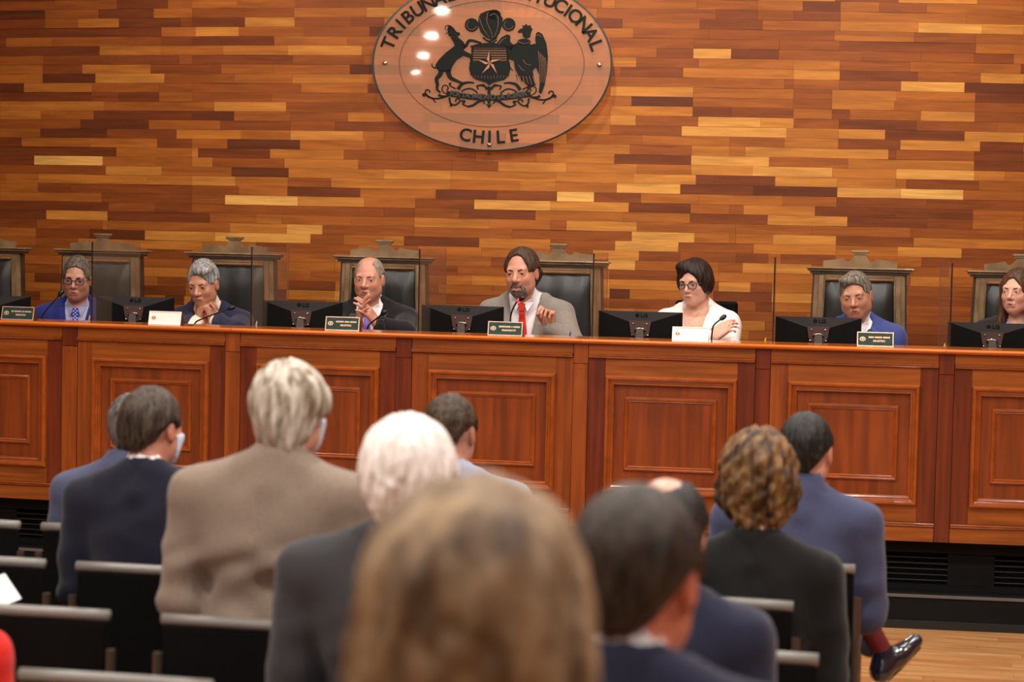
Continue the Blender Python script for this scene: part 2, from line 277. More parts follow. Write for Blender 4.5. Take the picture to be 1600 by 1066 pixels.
# ------------------------------------------------------------------ the strip wall: what lies where, read off the photograph
# view origin (x, y), zoom ; rows "y: x0 x1 tone, ..."
VIEWS = [  # tones join each strip's own wood with the light falloff across the wall
 (0, 0, 5.333, "10:0 460 1,460 975 4,975 1600 4;55:0 455 3,455 940 4,940 1400 1,1400 1600 4;130:0 375 0,375 820 4,820 1280 1,1280 1600 5;205:0 375 2,375 650 4,650 990 6,990 1505 1,1505 1600 2;285:0 1345 1,1345 1600 5;360:0 50 2,50 430 5,430 1065 4,1065 1345 3,1345 1600 2;435:0 830 1,830 1340 6,1340 1600 5;510:0 360 4,360 915 2,915 1490 2,1490 1600 3;585:0 355 5,355 685 2,685 1255 6,1255 1600 2;660:0 355 5,355 795 0,795 1370 7,1370 1600 3;735:0 200 0,200 765 6,765 1325 4,1325 1600 3;810:0 765 1,765 990 2,990 1325 1,1325 1600 4;885:0 870 6,870 1320 4,1320 1600 4;960:0 340 6,340 780 4,780 1600 1;1035:0 670 3,670 1240 0,1240 1600 4"),
 (300, 0, 5.333, "40:0 375 5,375 860 4,860 1600 3;115:0 240 3,240 850 3,850 1455 5,1455 1850 7;190:0 440 1,440 855 7,855 1330 3,1330 1600 2;268:0 30 5,30 390 7,390 930 4,930 1480 3,1480 1900 0;343:0 685 1,685 1295 5,1295 1600 4;420:0 260 5,260 800 6,800 1415 7,1415 1600 4;497:0 430 2,430 840 2,840 1430 3,1430 1600 4;573:0 245 2,245 830 4,830 1315 4,1315 1900 0;655:0 355 3,355 835 5,835 1500 6;730:0 910 3,910 1465 5,1465 1900 1;805:0 665 3,665 1540 4;885:0 185 4,185 785 7,785 1600 3;963:0 350 0,350 820 4,820 1300 3,1300 1600 6;1035:0 235 4,235 820 2,820 1190 3,1190 1980 2"),
 (560, 0, 3.81, "75:350 860 4,860 1250 7,1250 1420 5;140:360 900 5,900 1400 5,1400 1570 1;185:360 1000 5,1000 1500 5;240:0 300 5,300 800 6,800 1500 4;290:0 500 5,500 1100 4,1100 1500 5;350:0 400 4,400 1000 5,1000 1500 4;460:0 500 5,500 900 6,900 1500 5;405:300 700 5,700 1200 4,1200 1500 1;520:360 900 4,900 1500 5;575:300 800 5,800 1170 5,1170 1395 1;630:0 500 4,500 1150 6,1150 1500 5;640:750 1165 6;695:0 385 4,385 1195 1,1195 1500 6;745:290 900 6,900 1500 5;815:290 500 6,500 880 2,880 1240 7"),
 (940, 0, 5.333, "35:0 110 5,110 1300 4,1300 1600 5;110:0 105 3,105 955 3,955 1300 2,1300 1600 3;190:170 820 4,820 1340 2,1340 1600 4;267:0 265 5,265 900 3,900 1600 3;345:0 770 3,770 1600 3;430:60 460 4,460 765 2,770 1080 8,1080 1475 1,1475 1600 3;507:70 290 6,290 810 3,810 1465 5,1465 1600 5;590:70 160 3,160 680 2,680 1330 6,1330 1600 6;670:60 940 4,940 1525 4,1525 1600 3;750:60 765 7,765 1600 5;830:0 250 5,250 760 0,760 1600 4;910:0 115 4,115 760 6,760 1080 1,1080 1470 2,1470 1600 2;990:0 285 7,285 805 3,805 1465 7,1465 1600 3;1050:665 1325 8,1325 1600 7"),
 (1140, 0, 8, "5:350 1320 7;70:200 915 5,920 1385 1;190:600 1385 2;310:415 1385 4;440:500 1310 3;550:600 1375 3;670:615 1600 3;790:605 1375 6;910:410 1375 7;1010:700 1375 4"),
 (1300, 0, 5.333, "5:0 555 2,560 1210 7,1210 1600 4;60:0 70 1,70 395 5,395 790 3,790 1380 5,1380 1600 5;140:0 70 2,70 1120 5,1120 1600 4;220:0 70 4,70 720 6,720 1250 8,1250 1600 7;300:20 685 5,685 1200 3,1200 1600 4;385:60 550 2,550 1200 2,1200 1600 5;470:0 740 3,740 1185 3,1185 1515 2,1515 1600 5;545:0 65 6,65 650 3,650 975 4,975 1575 4,1575 1600 1;620:0 65 7,65 715 1,715 1240 3,1240 1600 7;710:0 65 7,65 575 3,575 1105 8,1110 1600 0;790:0 540 6,540 1195 5,1195 1600 1;870:0 520 6,520 1190 4,1190 1600 3;950:0 150 2,150 740 4,740 1190 7,1190 1600 3;1030:0 60 6,60 705 1,705 1375 3,1375 1600 4"),
 (0, 200, 5.333, "50:0 335 4,335 890 0,890 1470 2,1470 1600 6;130:0 180 1,180 745 5,745 1310 5,1310 1600 2;205:0 180 1,180 970 1,970 1305 5,1305 1600 5;283:0 285 1,285 855 9,855 1305 5,1305 1600 4;355:0 325 3,325 880 3,880 1345 7,1345 1600 4;430:0 50 4,50 320 5,320 880 6,880 1225 6,1225 1600 6;508:0 315 5,315 590 2,590 1600 2;582:0 845 5,845 1600 2;660:0 905 1,905 1290 3,1290 1600 2;735:0 385 1,385 895 7,895 1600 2;810:0 305 2,305 855 3,855 1320 4,1320 1600 3;890:0 300 5,300 745 2,745 1205 0,1205 1600 7;965:0 300 4,300 650 3,940 1435 6,1435 1600 6;1040:0 600 3,1230 1600 2"),
 (300, 190, 5.333, "30:0 235 4,235 820 1,820 1180 3,1180 1780 2;105:0 405 6,405 820 5,820 1420 7,1420 1600 5;183:0 295 4,295 900 0,900 1450 5,1450 1600 4;260:0 50 6,55 650 1,650 1265 6,1265 1600 3;340:0 170 6,170 770 3,770 1385 6,1385 1600 3;418:0 330 4,330 805 0,805 1350 6,1350 1600 6;497:0 360 7,360 800 5,800 1160 3,1160 1600 6;577:0 390 3,390 795 5,795 1405 1,1405 1600 5;660:0 275 3,275 880 9,880 1435 7,1435 1600 5;730:0 630 3,630 1600 3;805:0 150 2,150 750 5,750 1360 3,1360 1600 3;885:0 315 4,315 790 6,790 1085 8,1085 1600 3;965:0 190 6,190 790 8,790 1265 3,1265 1600 5;1040:790 1385 3,1385 1600 5,0 80 7"),
 (560, 200, 5.333, "10:0 410 1;60:0 40 7,40 850 4;135:0 65 6,65 475 4,475 840 5;220:0 975 3,975 1480 4,1480 1600 5;305:0 780 3,780 1165 3,1165 1600 7;385:0 770 7,770 1600 6;450:0 770 6,770 1345 5,1345 1600 6;540:0 15 1,15 645 5,645 1150 1,1150 1655 2;620:0 45 7,45 475 5,475 965 2,965 1600 8;700:0 470 2,470 840 3,840 1475 1,1475 1600 5;780:0 470 2,470 1090 6,1090 1600 5;855:0 630 4,630 1200 4,1200 1600 4;940:0 380 6,380 1005 1,1005 1600 6;1020:500 1600 5"),
 (840, 200, 5.333, "20:300 1200 3,1200 2075 8;85:175 870 4,870 1600 5;165:130 770 6,770 1285 3,1285 1600 6;245:0 640 6,640 1280 1,1280 1930 8;330:0 240 7,240 830 6,830 1280 5,1280 1790 7;410:0 155 6,155 800 6,800 1320 7,1320 1980 1;485:0 155 6,155 660 5,660 1190 8,1190 1800 1;560:155 470 9,470 860 2,860 1600 5;645:0 760 7,765 1275 1,1275 1600 4;735:0 1270 5,1270 1600 2;805:0 240 3,240 825 7,825 1600 4;890:0 785 3,785 1305 8,1305 1600 5;980:0 645 3,645 1170 8,1170 1800 3;1050:460 845 7,845 1600 3"),
 (1100, 190, 5.333, "20:0 605 6,605 1125 3,1125 1600 1;85:0 470 8,470 1120 6,1120 1510 7,1510 1600 2;165:0 670 4,670 1120 6,1120 1600 2;250:0 345 5,345 1535 7,1535 1600 2;320:0 540 7,540 1200 4,1200 1600 6;405:0 410 6,410 1070 8,1070 1600 6;490:0 590 0,595 1110 7,1110 1600 6;570:0 1110 0,1110 1640 8;650:0 655 5,655 1105 4,1105 1430 2,1430 1600 3;735:0 330 3,330 925 6,925 1600 1;815:0 530 2,530 1195 7,1195 1600 1;900:0 900 4,900 1600 4;975:0 575 5,575 1100 8,1100 1600 2;1045:0 440 2,440 1100 6,1100 1600 4"),
 (1300, 200, 5.333, "45:0 50 6,50 440 7,440 1105 1,1105 1600 7;125:50 570 2,570 1235 7,1235 1600 1;210:0 470 7,470 1185 3,1185 1600 1;290:130 1185 6,1185 1600 1;385:0 535 6,535 1185 8,1185 1440 6,1440 1600 5;460:45 620 5,560 1225 2,1225 1600 4;540:40 565 8,565 1095 9,1095 1600 4;630:40 790 2,790 1600 2;710:0 520 2,520 1175 1,1175 1600 4;790:0 125 7,125 790 1,790 1175 3,1175 1555 5,1555 1600 2;870:0 655 5,655 1175 3,1175 1600 2;945:0 30 8,30 680 2,680 1210 6,1210 1600 6;1030:35 540 3,540 1080 7,1080 1600 2"),
 (0, 340, 4, "20:290 670 5,670 1310 1,1310 1600 4;50:0 640 3,640 1435 4,1435 1600 6;105:0 225 5,225 560 2,560 905 0,905 1345 7,1345 1940 8;165:0 225 5,225 460 3,460 1260 6;230:0 400 3,960 1170 2;290:0 390 4,900 1200 3;345:0 370 3,960 1170 6;405:890 985 4,985 1165 2;465:0 250 2,890 1160 1;525:1030 1150 1"),
 (400, 340, 4, "20:160 990 4,1000 1455 3,1455 1600 5;70:0 190 7,190 415 8,415 990 3,990 1600 4;125:0 190 8,190 550 3,550 925 6,925 1395 1,1395 1600 5;185:0 190 2,190 640 3,1020 1490 5,1490 1600 6;250:190 495 4,1190 1470 4,1470 1600 2;330:190 490 5,1260 1580 3;385:1190 1350 5,1350 1570 6;425:195 495 1,1140 1480 4,1480 1550 6;485:190 490 6,1190 1550 2;545:1100 1500 4"),
 (750, 340, 4, "45:540 980 7,980 1600 4;105:0 470 3,470 950 4,950 1340 8,1340 1600 4;170:850 1240 8,1240 1600 3;240:710 990 6,990 1250 2,1500 1600 3;300:800 970 8,970 1240 4;350:810 1250 2;415:810 1270 6;475:810 935 0,935 1260 5;540:810 1180 2"),
 (870, 360, 3.72, "215:1080 1480 7,940 1080 3;275:940 1220 5;330:940 1125 7,1125 1250 2;380:910 1250 1;450:1050 1155 3,1155 1250 1;510:1050 1450 3;560:1050 1210 6,1210 1290 3;620:1050 1115 5,1115 1260 3"),
 (1200, 340, 4, "20:0 495 6,495 1280 2,1280 1600 5;90:0 890 4,890 1600 3;145:30 425 7,425 905 3,905 1310 6,1310 1600 6;210:0 420 6,420 810 5,810 1210 7,1210 1600 2;270:0 80 4,80 420 2,800 960 4,960 1550 2;320:0 255 6,900 1130 3,1145 1280 5;400:890 1140 6,1145 1290 4;460:870 1270 3;520:870 1290 2;580:880 1290 3;640:880 1290 3"),
]
ROWH, ROW0 = .0553, 1.338
rows = {}
for ox, oy, zm, txt in VIEWS:
    for line in txt.split(';'):
        y, rest = line.split(':')
        for e in rest.split(','):
            a, b, t = map(float, e.split())
            py = oy + float(y) / zm; pa = ox + a / zm; pb = ox + b / zm
            A = at(pa, py, wallY); B = at(pb, py, wallY)
            n = math.floor(((A.z + B.z) / 2 - ROW0) / ROWH); rows.setdefault(n, []).append([A.x, B.x, int(t)])
XL, XR = -6.98, 3.18
planks = []                                        # (row, x0, x1, tone)
for n in range(-12, 48):
    L = sorted(rows.get(n, []), key=lambda e: e[0]); out = []
    cur = XL
    def fill(a, b):
        while b - a > .05:
            ln = RND.uniform(.25, .52)
            if b - a - ln < .14: ln = b - a
            out.append([a, a + ln, RND.choice((1, 2, 3, 3, 4, 4, 5, 5, 6, 7))]); a += ln
    merged = []
    for a, b, t in L:                              # join views that show the same plank, drop overlaps
        if merged and a < merged[-1][1] - .02:
            m = merged[-1]
            if t == m[2] and abs(a - m[1]) > -1 and b > m[1]: m[1] = b if (b - m[0]) < .95 else m[1]
            if b <= m[1] + .03: continue
            a = m[1]
        elif merged and abs(a - merged[-1][1]) < .035:
            m = merged[-1]
            if m[2] == t and b - m[0] < .8: m[1] = b; continue
            a = m[1]
        if b - a > .03: merged.append([a, b, t])
    for a, b, t in merged:
        if a - cur > .07: fill(cur, a)
        else: a = cur
        if b - a > .75 and t in (3, 4, 5):         # a long even run in the photo is two strips of one tone
            m_ = (a + b) / 2 + RND.uniform(-.08, .08); out.append([a, m_, t]); out.append([m_, b, t])
        else: out.append([a, b, t])
        cur = b
    fill(cur, XR)
    planks += [(n, a, b, t) for a, b, t in out]
wb = MB(); pts = []
xs = [XL - .2 + i * .2 for i in range(int((XR - XL + .4) / .2) + 1)]
for x in xs: pts.append((x, wallY(x) + .022))
V = [(x, y, 0) for x, y in pts] + [(x, y, CEIL) for x, y in pts] + [(x, y + .15, 0) for x, y in pts] + [(x, y + .15, CEIL) for x, y in pts]
n_ = len(pts); wb.add(V, [(i, i + 1, i + 1 + n_, i + n_) for i in range(n_ - 1)] + [(i + 1 + 2 * n_, i + 2 * n_, i + 3 * n_, i + 1 + 3 * n_) for i in range(n_ - 1)])
wall = wb.build('wall_back', mat('wall_backing', (50, 24, 12), .8)); wall['kind'] = 'structure'
unit = {}
for t in range(10):
    b = MB(); b.box(-.5, .5, 0, 1, 0, 1); me = bpy.data.meshes.new('plank'); me.from_pydata(b.V, [], b.F); me.materials.append(PM[t]); unit[t] = me
def pxarea(n, a, b):
    v = [(b + a) / 2, wallY((a + b) / 2), ROW0 + (n + .5) * ROWH]
    d = np.array(v) - [0, 0, HC]; dep = d @ EF; px = 800 + F * (d @ ER) / dep; py = 533 - F * (d @ EU) / dep
    vis = (0 < px < 1600) and (0 < py < 500)
    return (b - a) if vis else 0
ranked = sorted(planks, key=lambda p: -pxarea(p[0], p[1], p[2]))
rest = MB()
for i, (n, a, b, t) in enumerate(ranked):
    xm = (a + b) / 2; y0 = wallY(a); y1 = wallY(b); ang = math.atan2(y1 - y0, b - a); ln = math.hypot(b - a, y1 - y0)
    pr = RND.uniform(-.0012, .0012); zb = ROW0 + n * ROWH
    if i < 300:
        o = bpy.data.objects.new('plank', unit[t]); C.objects.link(o); o.parent = wall
        o.location = (xm, (y0 + y1) / 2 + pr, zb + .0004); o.rotation_euler = (0, 0, ang); o.scale = (ln - .0008, .02, ROWH - .0008)
    else:
        Mx = Matrix.Translation((xm, (y0 + y1) / 2 + pr, zb + .0004)) @ Matrix.Rotation(ang, 4, 'Z')
        rest.cur = t; rest.box(-ln / 2 + .0004, ln / 2 - .0004, 0, .02, 0, ROWH - .0008, M=Mx)
ro = rest.build('planks', PM, wall); ro.name = 'plank_field'; ro['kind'] = 'stuff'

# floor, ceiling, side walls of the hall
b = MB(); b.box(-7, 3.2, -6, 12.2, -.12, -.012); fl = b.build('floor', M['floor_base']); fl['kind'] = 'structure'
b = MB(); r2 = random.Random(3)
y = 3.0
while y < 9.75:
    x = -6.8 - r2.random()
    while x < 3.1:
        L = r2.uniform(.7, 1.6); b.cur = 1 if r2.random() < .3 else 0
        b.box(max(x, -6.95) + .0007, min(x + L, 3.15) - .0007, y + .0007, y + .0693, -.0125, r2.uniform(-.0006, 0)); x += L
    y += .07
o = b.build('floorboards', [M['floor'], M['floor2']], fl); o.name = 'floorboard'; o['kind'] = 'stuff'
b = MB(); b.box(-7, 3.2, -6, 3.0, -.012, 0); o = b.build('floor_covering', M['floor'], fl)
b = MB(); b.box(-7, 3.2, -6, 12.2, CEIL, CEIL + .1); ce = b.build('ceiling', M['ceiling']); ce['kind'] = 'structure'
for nm, bx in (('wall_left', (-7.1, -7, -6, 12.2)), ('wall_right', (3.2, 3.3, -6, 12.2)), ('wall_rear', (-7, 3.2, -6.1, -6))):
    b = MB(); b.box(bx[0], bx[1], bx[2], bx[3], 0, CEIL); o = b.build(nm, M['wall_p']); o['kind'] = 'structure'
ORD = ['first', 'second', 'third', 'fourth', 'fifth', 'sixth', 'seventh']
def DLAB(X, Y):
    ys = sorted({d[1] for d in DOWN}, reverse=True); row = sorted(d[0] for d in DOWN if d[1] == Y)
    return 'round recessed ceiling downlight, %s row from the bench wall, %s from the left' % (ORD[ys.index(Y)], ORD[row.index(X)])
dl0 = None
for X, Y, p in DOWN:
    if dl0 is None:
        dl0 = empty('ceiling_light', (X, Y, CEIL), 0, DLAB(X, Y), 'ceiling light', 'downlights in the ceiling')
        MB().lathe([(.085, -.006), (.10, -.006), (.10, 0), (.085, 0)], 20).build('trim_ring', M['lamp_trim'], dl0)
        MB().lathe([(.001, -.004), (.07, -.004), (.07, -.001), (.001, -.001)], 20).build('diffuser', M['lamp_glow'], dl0)
    else:
        c = dl0.copy(); C.objects.link(c); c.location = (X, Y, CEIL); c['label'] = DLAB(X, Y)
        for ch in list(dl0.children):
            k = ch.copy(); C.objects.link(k); k.parent = c

for X, nm in ((-3.4, 'left'), (-1.3, 'middle'), (.8, 'right')):
    t = empty('added_fill_light', (X, 7.4, CEIL), 0, 'added ceiling fill light aimed at the bench, %s of three' % nm, 'ceiling light', 'added fill lights before the bench')  # fitting made up to carry the added fill lamp
    MB().box(-.62, .62, -.20, .20, .0, .06, .004, M=Matrix.Translation((0, -.02, -.095)) @ Matrix.Rotation(math.radians(38), 4, 'X')).build('housing', M['lamp_trim'], t)
    for s_ in (-.5, .5): MB().tube([(s_, -.02, -.05), (s_, -.02, 0)], .012, 8).build('bracket', M['lamp_trim'], t)
# ------------------------------------------------------------------ platform under the bench
b = MB()
def strip(b, x0, x1, o0, o1, z0, z1, n=10):
    """a solid that follows the curve of the bench front, between offsets o0 and o1 behind it"""
    xs = [x0 + (x1 - x0) * i / n for i in range(n + 1)]
    V = []
    for x in xs:
        y = deskY(x)
        V += [(x, y + o0, z0), (x, y + o1, z0), (x, y + o1, z1), (x, y + o0, z1)]
    Fc = [(i * 4 + k, (i + 1) * 4 + k, (i + 1) * 4 + (k + 1) % 4, i * 4 + (k + 1) % 4) for i in range(n) for k in range(4)] + [(0, 1, 2, 3), (n * 4 + 3, n * 4 + 2, n * 4 + 1, n * 4)]
    b.add(V, Fc)
strip(b, -6.2, 2.2, .16, 2.0, 0.0, .395, 12)
plat = b.build('platform', M['black_ply']); plat['kind'] = 'structure'
b = MB(); strip(b, -6.2, 2.2, -.10, .16, 0, .148, 12); b.build('step', M['black_ply'], plat)
b = MB(); strip(b, -6.2, 2.2, -.108, -.07, .148, .156, 12); b.build('nosing', M['black_edge'], plat)
b = MB(); strip(b, -6.2, 2.2, -.112, -.10, 0, .038, 12); b.build('kick_strip', M['dark_kick'], plat)
b = MB(); strip(b, -6.2, 2.2, .10, .16, .33, .395, 12); b.build('upper_rail', M['black_ply'], plat)
b = MB(); strip(b, -6.2, 2.2, .12, .16, .148, .175, 12); b.build('lower_rail', M['black_ply'], plat)
lo = at(1480, 900, deskY, .13).x; pitch = .62; wv = .40
k = 0
xr = lo + .22 + wv
while xr > -5.6:
    x1 = xr; x0 = xr - wv
    q = MB(); strip(q, x1, x1 + pitch - wv, .12, .16, .175, .33, 2); q.build('pier', M['black_ply'], plat)
    for j in range(5):
        q = MB(); z = .188 + j * .027
        ya, yb = deskY(x0), deskY(x1)
        Mx = Matrix.Translation(((x0 + x1) / 2, (ya + yb) / 2 + .135, z)) @ Matrix.Rotation(math.atan2(yb - ya, x1 - x0), 4, 'Z') @ Matrix.Rotation(math.radians(-24), 4, 'X')
        q.box(-wv / 2, wv / 2, -.014, .014, -.0025, .0025, M=Mx); q.build('slat', M['dark_kick'], plat)
    xr -= pitch

# ------------------------------------------------------------------ the bench: one module after another, and its ledges
PIL = [(-5.73, -5.65), (-4.86, -4.775)] + [(at(a, 545, deskY).x, at(b_, 545, deskY).x) for a, b_ in ((97, 121), (352, 376), (619, 644), (896, 920), (1181, 1205), (1468, 1493))] + [(1.27, 1.35)]
ZB, ZT = .396, 1.2895
def seat(x0, x1):
    y0, y1 = deskY(x0), deskY(x1); return Vector((x0, y0, 0)), math.atan2(y1 - y0, x1 - x0), math.hypot(x1 - x0, y1 - y0)
MODL = ['bench module beyond the left edge of the photo', 'bench module with a raised square panel, leftmost, cut by the photo edge', 'bench module below the judge with glasses and the clasped-hands judge', 'bench module partly hidden by the tan-suited man, below the purple-tie judge',
        'bench module below the speaker in the red tie', 'bench module below the woman judge in the white jacket', 'bench module below the dozing grey-haired judge in blue', 'bench module at the right end, cut by the photo edge']
for i in range(8):
    xa, xb = PIL[i][1], PIL[i + 1][0]
    p0, ang, L = seat(xa, xb)
    t = empty('bench_module', p0, ang, MODL[i], 'bench', 'panelled modules of the bench front')
    st = .083
    j_ = i - 1
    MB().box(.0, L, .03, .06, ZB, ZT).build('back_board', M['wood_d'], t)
    MB().box(.0005, L - .0005, 0, .03, 1.24, ZT, .001).build('frieze', M['wood_h'], t)
    MB().box(.0005, L - .0005, -.004, .03, ZB, .466, .0015).build('skirting', M['wood_h'], t)
    pr = [(-.010, .0), (-.017, .004), (-.019, .009), (-.012, .013), (-.004, .018)]
    def bead(z, n='bead'):
        b = MB(); b.prism([(.0, z), (-.008, z + .001), (-.012, z + .005), (-.009, z + .009), (-.014, z + .012), (-.016, z + .016), (-.012, z + .019), (0, z + .020)], .001, L - .001, axis='x'); b.build('bead_moulding', M['wood_m'], t)
    bead(.466); bead(1.220)
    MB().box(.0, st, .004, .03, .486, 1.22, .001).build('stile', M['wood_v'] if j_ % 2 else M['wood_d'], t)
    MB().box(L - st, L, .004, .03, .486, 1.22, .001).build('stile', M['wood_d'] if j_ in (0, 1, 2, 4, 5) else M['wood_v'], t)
    MB().box(st, L - st, .004, .03, 1.137, 1.22, .001).build('top_rail', M['wood_h'], t)
    MB().box(st, L - st, .004, .03, .486, .570, .001).build('bottom_rail', M['wood_h'], t)
    fr = [(0, .006), (.002, -.016), (.008, -.024), (.016, -.024), (.021, -.016), (.024, -.008), (.032, -.006), (.036, -.010), (.042, -.008), (.046, .004), (.046, .02)]
    MB().frame(st, L - st, .566, 1.139, fr).build('outer_moulding', M['wood_m'], t)
    MB().box(st + .04, L - st - .04, .012, .03, .60, 1.10).build('field', M['wood_p'], t)
    fi = [(0, .013), (.002, .002), (.008, -.003), (.013, -.002), (.016, .004), (.020, .002), (.024, .008), (.026, .014)]
    MB().frame(st + .095, L - st - .095, .680, 1.037, fi).build('inner_moulding', M['wood_m'], t)
    MB().box(st + .117, L - st - .117, .009, .013, .702, 1.015, .001).build('raised_panel', M['wood_p'], t)
PLL = ['at the far left, out of the photo', 'just beyond the left edge of the photo', 'below the judge in glasses', 'below the edge of the screen beside the clasped-hands judge', 'below the monitor left of the speaker', 'below the monitor right of the speaker', 'below the screen right of the woman in white', 'below the rightmost screen', 'right end']
for i, (xa, xb) in enumerate(PIL):
    i_ = i - 1
    p0, ang, L = seat(xa, xb)
    t = empty('bench_pilaster', p0, ang, 'narrow bench pilaster ' + PLL[i], 'pilaster', 'pilasters between the bench modules')
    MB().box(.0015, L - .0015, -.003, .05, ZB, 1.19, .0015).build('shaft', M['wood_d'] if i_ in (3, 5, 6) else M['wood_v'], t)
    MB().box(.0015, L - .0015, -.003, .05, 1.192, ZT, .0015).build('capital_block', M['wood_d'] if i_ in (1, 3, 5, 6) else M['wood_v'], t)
    MB().box(L / 2 - .009, L / 2 + .009, -.0045, -.003, 1.165, 1.168).build('inlay', M['wood_m'], t)
LED = [-6.0, -3.054, -1.297, .421, 2.2]
LEDL = ['varnished ledge from the left edge to the joint near the clasped-hands judge', 'varnished ledge running under the purple-tie judge and the speaker', 'varnished ledge under the woman in white and the dozing judge', 'varnished ledge at the right end below the long-haired woman']
for i in range(4):
    x0, x1 = LED[i] + .0008, LED[i + 1] - .0008; n = 6
    prof = [(-.028, ZT + .004), (-.033, ZT + .009), (-.034, ZT + .014), (-.031, ZT + .019), (-.024, ZT + .022), (.0, ZT + .022), (.24, ZT + .022), (.24, ZT), (-.02, ZT), ]
    V = []; m = len(prof)
    for k in range(n + 1):
        x = x0 + (x1 - x0) * k / n; y = deskY(x)
        V += [(x, y + a, z) for a, z in prof]
    Fc = [(k * m + j, k * m + (j + 1) % m, (k + 1) * m + (j + 1) % m, (k + 1) * m + j) for k in range(n) for j in range(m)] + [tuple(range(m - 1, -1, -1)), tuple(range(n * m, n * m + m))]
    o = mesh_obj('bench_ledge', V, Fc, M['ledge']); tag(o, LEDL[i], 'ledge', 'ledges on top of the bench')
LZ = ZT + .022; DZ = 1.12
b = MB(); strip(b, -6.0, 2.2, .241, .80, DZ - .03, DZ, 12)
wd = b.build('writing_desk', M['wood_h']); tag(wd, 'long judges writing surface hidden behind the raised ledge', 'desk')
b = MB(); strip(b, -6.0, 2.2, .225, .2405, .395, ZT, 12); b.build('modesty_board', M['wood_h'], wd)
# ------------------------------------------------------------------ the oval glass sign
sc_ = at(767.5, 100, wallY, -.055)
syaw = math.atan2(2 * WALL[0] * sc_.x + WALL[1], 1)
sign = empty('oval_sign', sc_, syaw, 'large oval glass plaque with a dark coat of arms and court lettering on the wall', 'sign')
RX, RZ = .70, .502
def ell(rx, rz, n=96, z0=0): return [(rx * math.cos(2 * PI * k / n), rz * math.sin(2 * PI * k / n)) for k in range(n)]
MB().prism(ell(RX - .006, RZ - .006), -.004, .004).build('glass_plate', M['sign_glass'], sign)
def ring(rx, rz, t, y0, y1, n=128):
    b = MB(); V = []
    for k in range(n):
        a = 2 * PI * k / n
        for rr, y in ((0, y0), (0, y1), (-t, y1), (-t, y0)): V.append(((rx + rr) * math.cos(a), y, (rz + rr) * math.sin(a)))
    Fc = [(k * 4 + j, k * 4 + (j + 1) % 4, ((k + 1) % n) * 4 + (j + 1) % 4, ((k + 1) % n) * 4 + j) for k in range(n) for j in range(4)]
    b.add(V, Fc); return b
ring(RX, RZ, .010, -.006, .006).build('rim', M['sign_rim'], sign)
ring(.540, .362, .0035, -.0056, -.004).build('inner_line', M['sign_line'], sign)
for x, z in ((-.625, .0), (.625, .0), (0, -.463), (0, .463)):
    q = MB(); q.lathe([(.001, .008), (.010, .007), (.014, 0), (.014, -.05)], 14, M=Matrix.Translation((x, -.006, z)) @ Matrix.Rotation(PI / 2, 4, 'X')); q.build('stud', M['chrome'], sign, smooth=True)
def text_mesh(s, size, ext=.001):
    cu = bpy.data.curves.new('letters', 'FONT'); cu.body = s; cu.size = size; cu.extrude = ext; cu.align_x = 'CENTER'; cu.resolution_u = 3; cu.offset = size * .022
    o = bpy.data.objects.new('letters', cu); C.objects.link(o); bpy.context.view_layer.update()
    me = bpy.data.meshes.new_from_object(o); bpy.data.objects.remove(o); return me
tcache = {}
def letter(ch, size, Mx, parent, m, name='letter'):
    if (ch, size) not in tcache: me = text_mesh(ch, size); me.materials.clear(); me.materials.append(m); tcache[(ch, size)] = me
    o = bpy.data.objects.new(name, tcache[(ch, size)]); C.objects.link(o); o.parent = parent; o.matrix_local = Mx; return o
FACE = Matrix.Rotation(PI / 2, 4, 'X')
def arc(txt, rx, rz, a0, a1, size, top=True):
    """letters set along an ellipse, evenly by arc length"""
    N = 400; A = [a0 + (a1 - a0) * k / N for k in range(N + 1)]; S = [0]
    for k in range(N):
        S.append(S[-1] + math.hypot(rx * (math.cos(A[k + 1]) - math.cos(A[k])), rz * (math.sin(A[k + 1]) - math.sin(A[k]))))
    wd_ = [({'I': .6, ' ': .45}.get(c, 1.0)) for c in txt]
    tot = sum(wd_); acc = 0
    for c, w_ in zip(txt, wd_):
        f = (acc + w_ / 2) / tot; acc += w_
        if c == ' ': continue
        s_ = f * S[-1]; k = max(j for j in range(N + 1) if S[j] <= s_); a = A[k]
        nx, nz = math.cos(a) / rx, math.sin(a) / rz; th = math.atan2(nz, nx) - PI / 2
        if not top: th += PI
        letter(c, size, Matrix.Translation((rx * math.cos(a), -.0062, rz * math.sin(a))) @ Matrix.Rotation(-th, 4, 'Y') @ FACE, sign, M['sign_dark'])
arc('TRIBUNAL', .590, .392, math.radians(170), math.radians(110), .108)
arc('CONSTITUCIONAL', .590, .392, math.radians(101), math.radians(10), .108)
arc('CHILE', .62, .455, math.radians(-107.5), math.radians(-72.5), .103, top=False)
